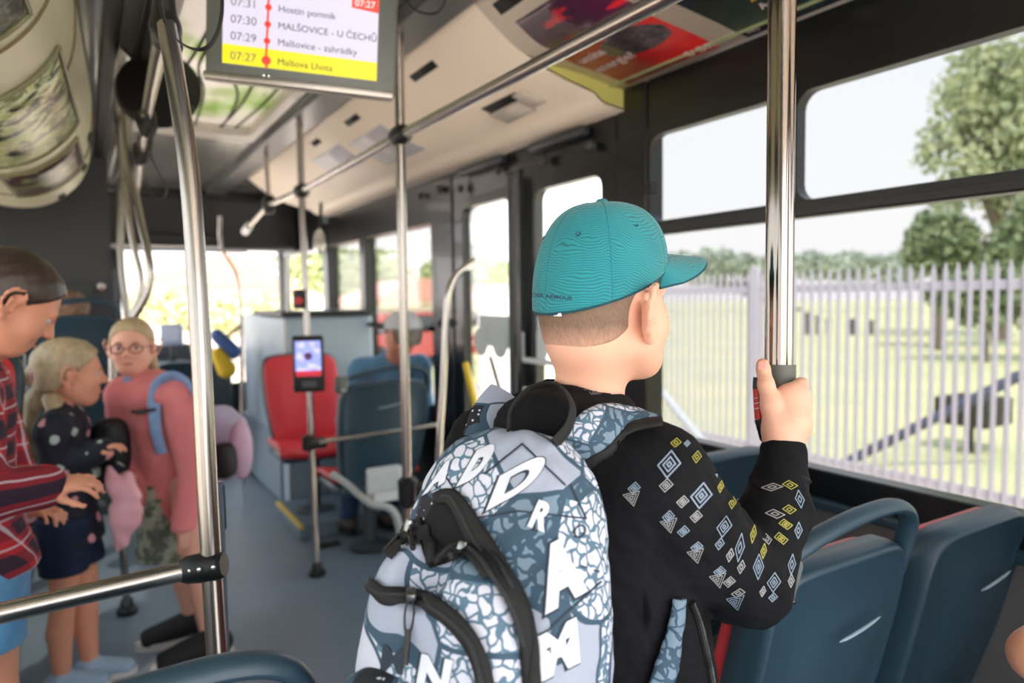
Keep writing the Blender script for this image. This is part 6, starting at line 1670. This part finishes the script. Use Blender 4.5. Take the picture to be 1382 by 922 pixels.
# man seated at the front
sx_, sy_ = BL[0]+.02, 3.75
zm = 4.02; H = 1.74; hd = 0; mb_ = V(sx_+.03, 3.98, .12)
hcm = P(543, 452, 4.0)
seat_z = .02+.50; Jm = dict(pel=V(hcm[0], 3.95, seat_z+.09), waist=V(hcm[0], 3.90, seat_z+.24), chest=V(hcm[0], 3.92, seat_z+.42), neck=V(hcm[0], 3.93, hcm[2]-.15), shL=V(hcm[0]-.18, 3.93, hcm[2]-.21), shR=V(hcm[0]+.18, 3.93, hcm[2]-.21),
          hipL=V(hcm[0]-.09, 3.98, seat_z+.06), hipR=V(hcm[0]+.09, 3.98, seat_z+.06), kneeL=V(hcm[0]-.13, 4.24, seat_z+.06), kneeR=V(hcm[0]+.10, 4.24, seat_z+.06), ankL=V(hcm[0]-.20, 4.18, .10), ankR=V(hcm[0]+.05, 4.14, .10))
arms = dict(L=(V(hcm[0]-.24, 4.02, seat_z+.22), V(hcm[0]-.12, 4.26, seat_z+.16), (V(.3, 1, 0), V(0, 0, 1), 1, 30)), R=(V(hcm[0]+.24, 4.02, seat_z+.22), V(hcm[0]+.12, 4.26, seat_z+.16), (V(-.3, 1, 0), V(0, 0, 1), -1, 30)))
man, J, T, B, hcm, HBm, km, bb = person('man in a blue shirt and pale cap sitting with his back to the camera', V(hcm[0], 3.98, .02), 0, 1.62, dict(J=Jm, arms=arms, hc=hcm, hdeg=-25, hk=1.15, skin=SKIN3, vox=.008))
top_cloth(man, J, B, 1.62, arms, 'shirt', cloth('blue_shirt', (78, 128, 168), (98, 146, 184)), seat_z-.02, .016, vox=.008)
s = SDF(np.array(J['pel'])-V(.42, .2, .62), np.array(J['pel'])+V(.42, .65, .2), .009)
for sd in 'LR': s.chain([J['hip'+sd], J['knee'+sd], J['ank'+sd]+V(0, 0, .03)], [.095, .078, .058], .02)
s.cap(J['hipL'], J['hipR'], .11, .11, .03); s.build('jeans', cloth('dark_jeans', (30, 46, 78), (42, 60, 94)), man)
J['floor'] = .02; shoes(man, J, B, 1.7, mat('brown_shoe', (70, 58, 52), .6), BLACKR)
hair_cap(man, hcm, HBm, km, hair_mat('grey_hair', (90, 84, 80), (150, 144, 138)), .04, -.04)
m = MB(); rows = [[hcm+HBm@V(.083*math.cos(t_)**.7*math.sin(a_), .104*math.cos(t_)**.7*math.cos(a_)-.01, .03+.085*math.sin(t_))*km for a_ in np.linspace(0, 2*PI, 40, endpoint=False)] for t_ in np.linspace(0, 1.55, 12)]
m.grid(rows, closed=True); cp = m.build('cap', mat('pale_cap', (206, 208, 212), .7), man, thick=.003, auto=None)
m = MB(); m.grid([[hcm+HBm@V(.07*u_, .09*math.sqrt(max(0, 1-.7*u_*u_))+.06*v_*(1-u_*u_), .03-.01*v_-.01*u_*u_)*km for u_ in np.linspace(-1, 1, 15)] for v_ in (0, .5, 1)]); m.build('brim', mat('pale_cap', (206, 208, 212), .7), cp, thick=.004)

# passenger behind the raised seat
hcq = P(97, 420, 4.35); bq = V(hcq[0], hcq[1], .4)
Jq = {k_: v_+V(hcq[0]-hcm[0], hcq[1]-hcm[1], hcq[2]-hcm[2]) for k_, v_ in Jm.items() if k_ != 'floor'}; Jq = {k_: v_ for k_, v_ in Jq.items() if k_ != 'hc'}
sft = V(hcq[0]-hcm[0], hcq[1]-hcm[1], hcq[2]-hcm[2])
armq = {k_: (v_[0]+sft, v_[1]+sft, v_[2]) for k_, v_ in arms.items()}
pq, J, T, B, hcq, HBq, kq, bb = person('passenger with curly brown hair, only the hair showing above the raised blue seat', V(hcq[0], hcq[1], .5), 0, 1.62, dict(J=Jq, arms=armq, hc=hcq, hdeg=20, hk=1.1, skin=SKIN3, vox=.010))
top_cloth(pq, J, B, 1.62, armq, 'shirt', cloth('grey_shirt', (90, 92, 98)), J['pel'][2]-.12, .016, vox=.010)
T_q = lambda x, y, z: hcq+HBq@V(x, y, z)*kq
s = SDF(hcq-.22, hcq+.22, .005); s.ell(T_q(0, -.02, .025), V(.092, .10, .09)*kq, HBq, 0); s.plane(T_q(0, .05, .03), HBq@V(0, 1, -.5), .02); s.plane(T_q(0, 0, -.05), (0, 0, -1), .02); s.wave(.007, 80, 6); s.build('hair', hair_mat('curly_brown_hair', (70, 52, 42), (150, 118, 94), .5, (60, 60, 60)), pq)

# bare arm of someone seated at the right edge
ez = 1.02; el, wr5 = P(1400, 885, ez), P(1500, 770, ez+.10)
bx = V(1.50, .12, 0)
J5 = dict(pel=V(1.50, .10, .56), waist=V(1.50, .08, .70), chest=V(1.50, .07, .88), neck=V(1.50, .08, 1.05), shL=V(1.34, .09, 1.0), shR=V(1.66, .08, 1.0), hipL=V(1.42, .12, .53), hipR=V(1.58, .12, .53), kneeL=V(1.42, .50, .52), kneeR=V(1.58, .50, .52), ankL=V(1.42, .46, .08), ankR=V(1.58, .46, .08))
arms5 = dict(L=(el, wr5, (V(.1, .6, .3), V(-1, 0, .2), 1, 40)), R=(V(1.70, .22, .78), V(1.62, .40, .66), (V(-.4, 1, 0), V(0, 0, 1), -1, 30)))
p5_, J, T, B, hc5, HB5, k5, bb = person('seated passenger at the lower right edge, only a bare elbow in view', V(1.5, .12, 0), 0, 1.5, dict(J=J5, arms=arms5, hc=V(1.50, .12, 1.22), hdeg=0, hk=1.1, skin=SKIN3))
armc = {k_: (J['sh'+k_]+(v_[0]-J['sh'+k_])*.5, J['sh'+k_]+(v_[0]-J['sh'+k_])*.55) for k_, v_ in arms5.items()}
top_cloth(p5_, J, B, 1.5, armc, 'black_top', cloth('black_top', (16, 16, 19)), .50, .016)
s = SDF(V(1.15, -.1, .0), V(1.85, .75, .75), .009)
for sd in 'LR': s.chain([J['hip'+sd], J['knee'+sd], J['ank'+sd]+V(0, 0, .06)], [.10, .075, .055], .02)
s.build('trousers', cloth('black_top', (16, 16, 19)), p5_); shoes(p5_, J, B, 1.5, BLACKR, WHITEP)
hair_cap(p5_, hc5, HB5, k5, hair_mat('dark_brown_hair', (26, 20, 18), (70, 54, 46), .35), .05, -.06)
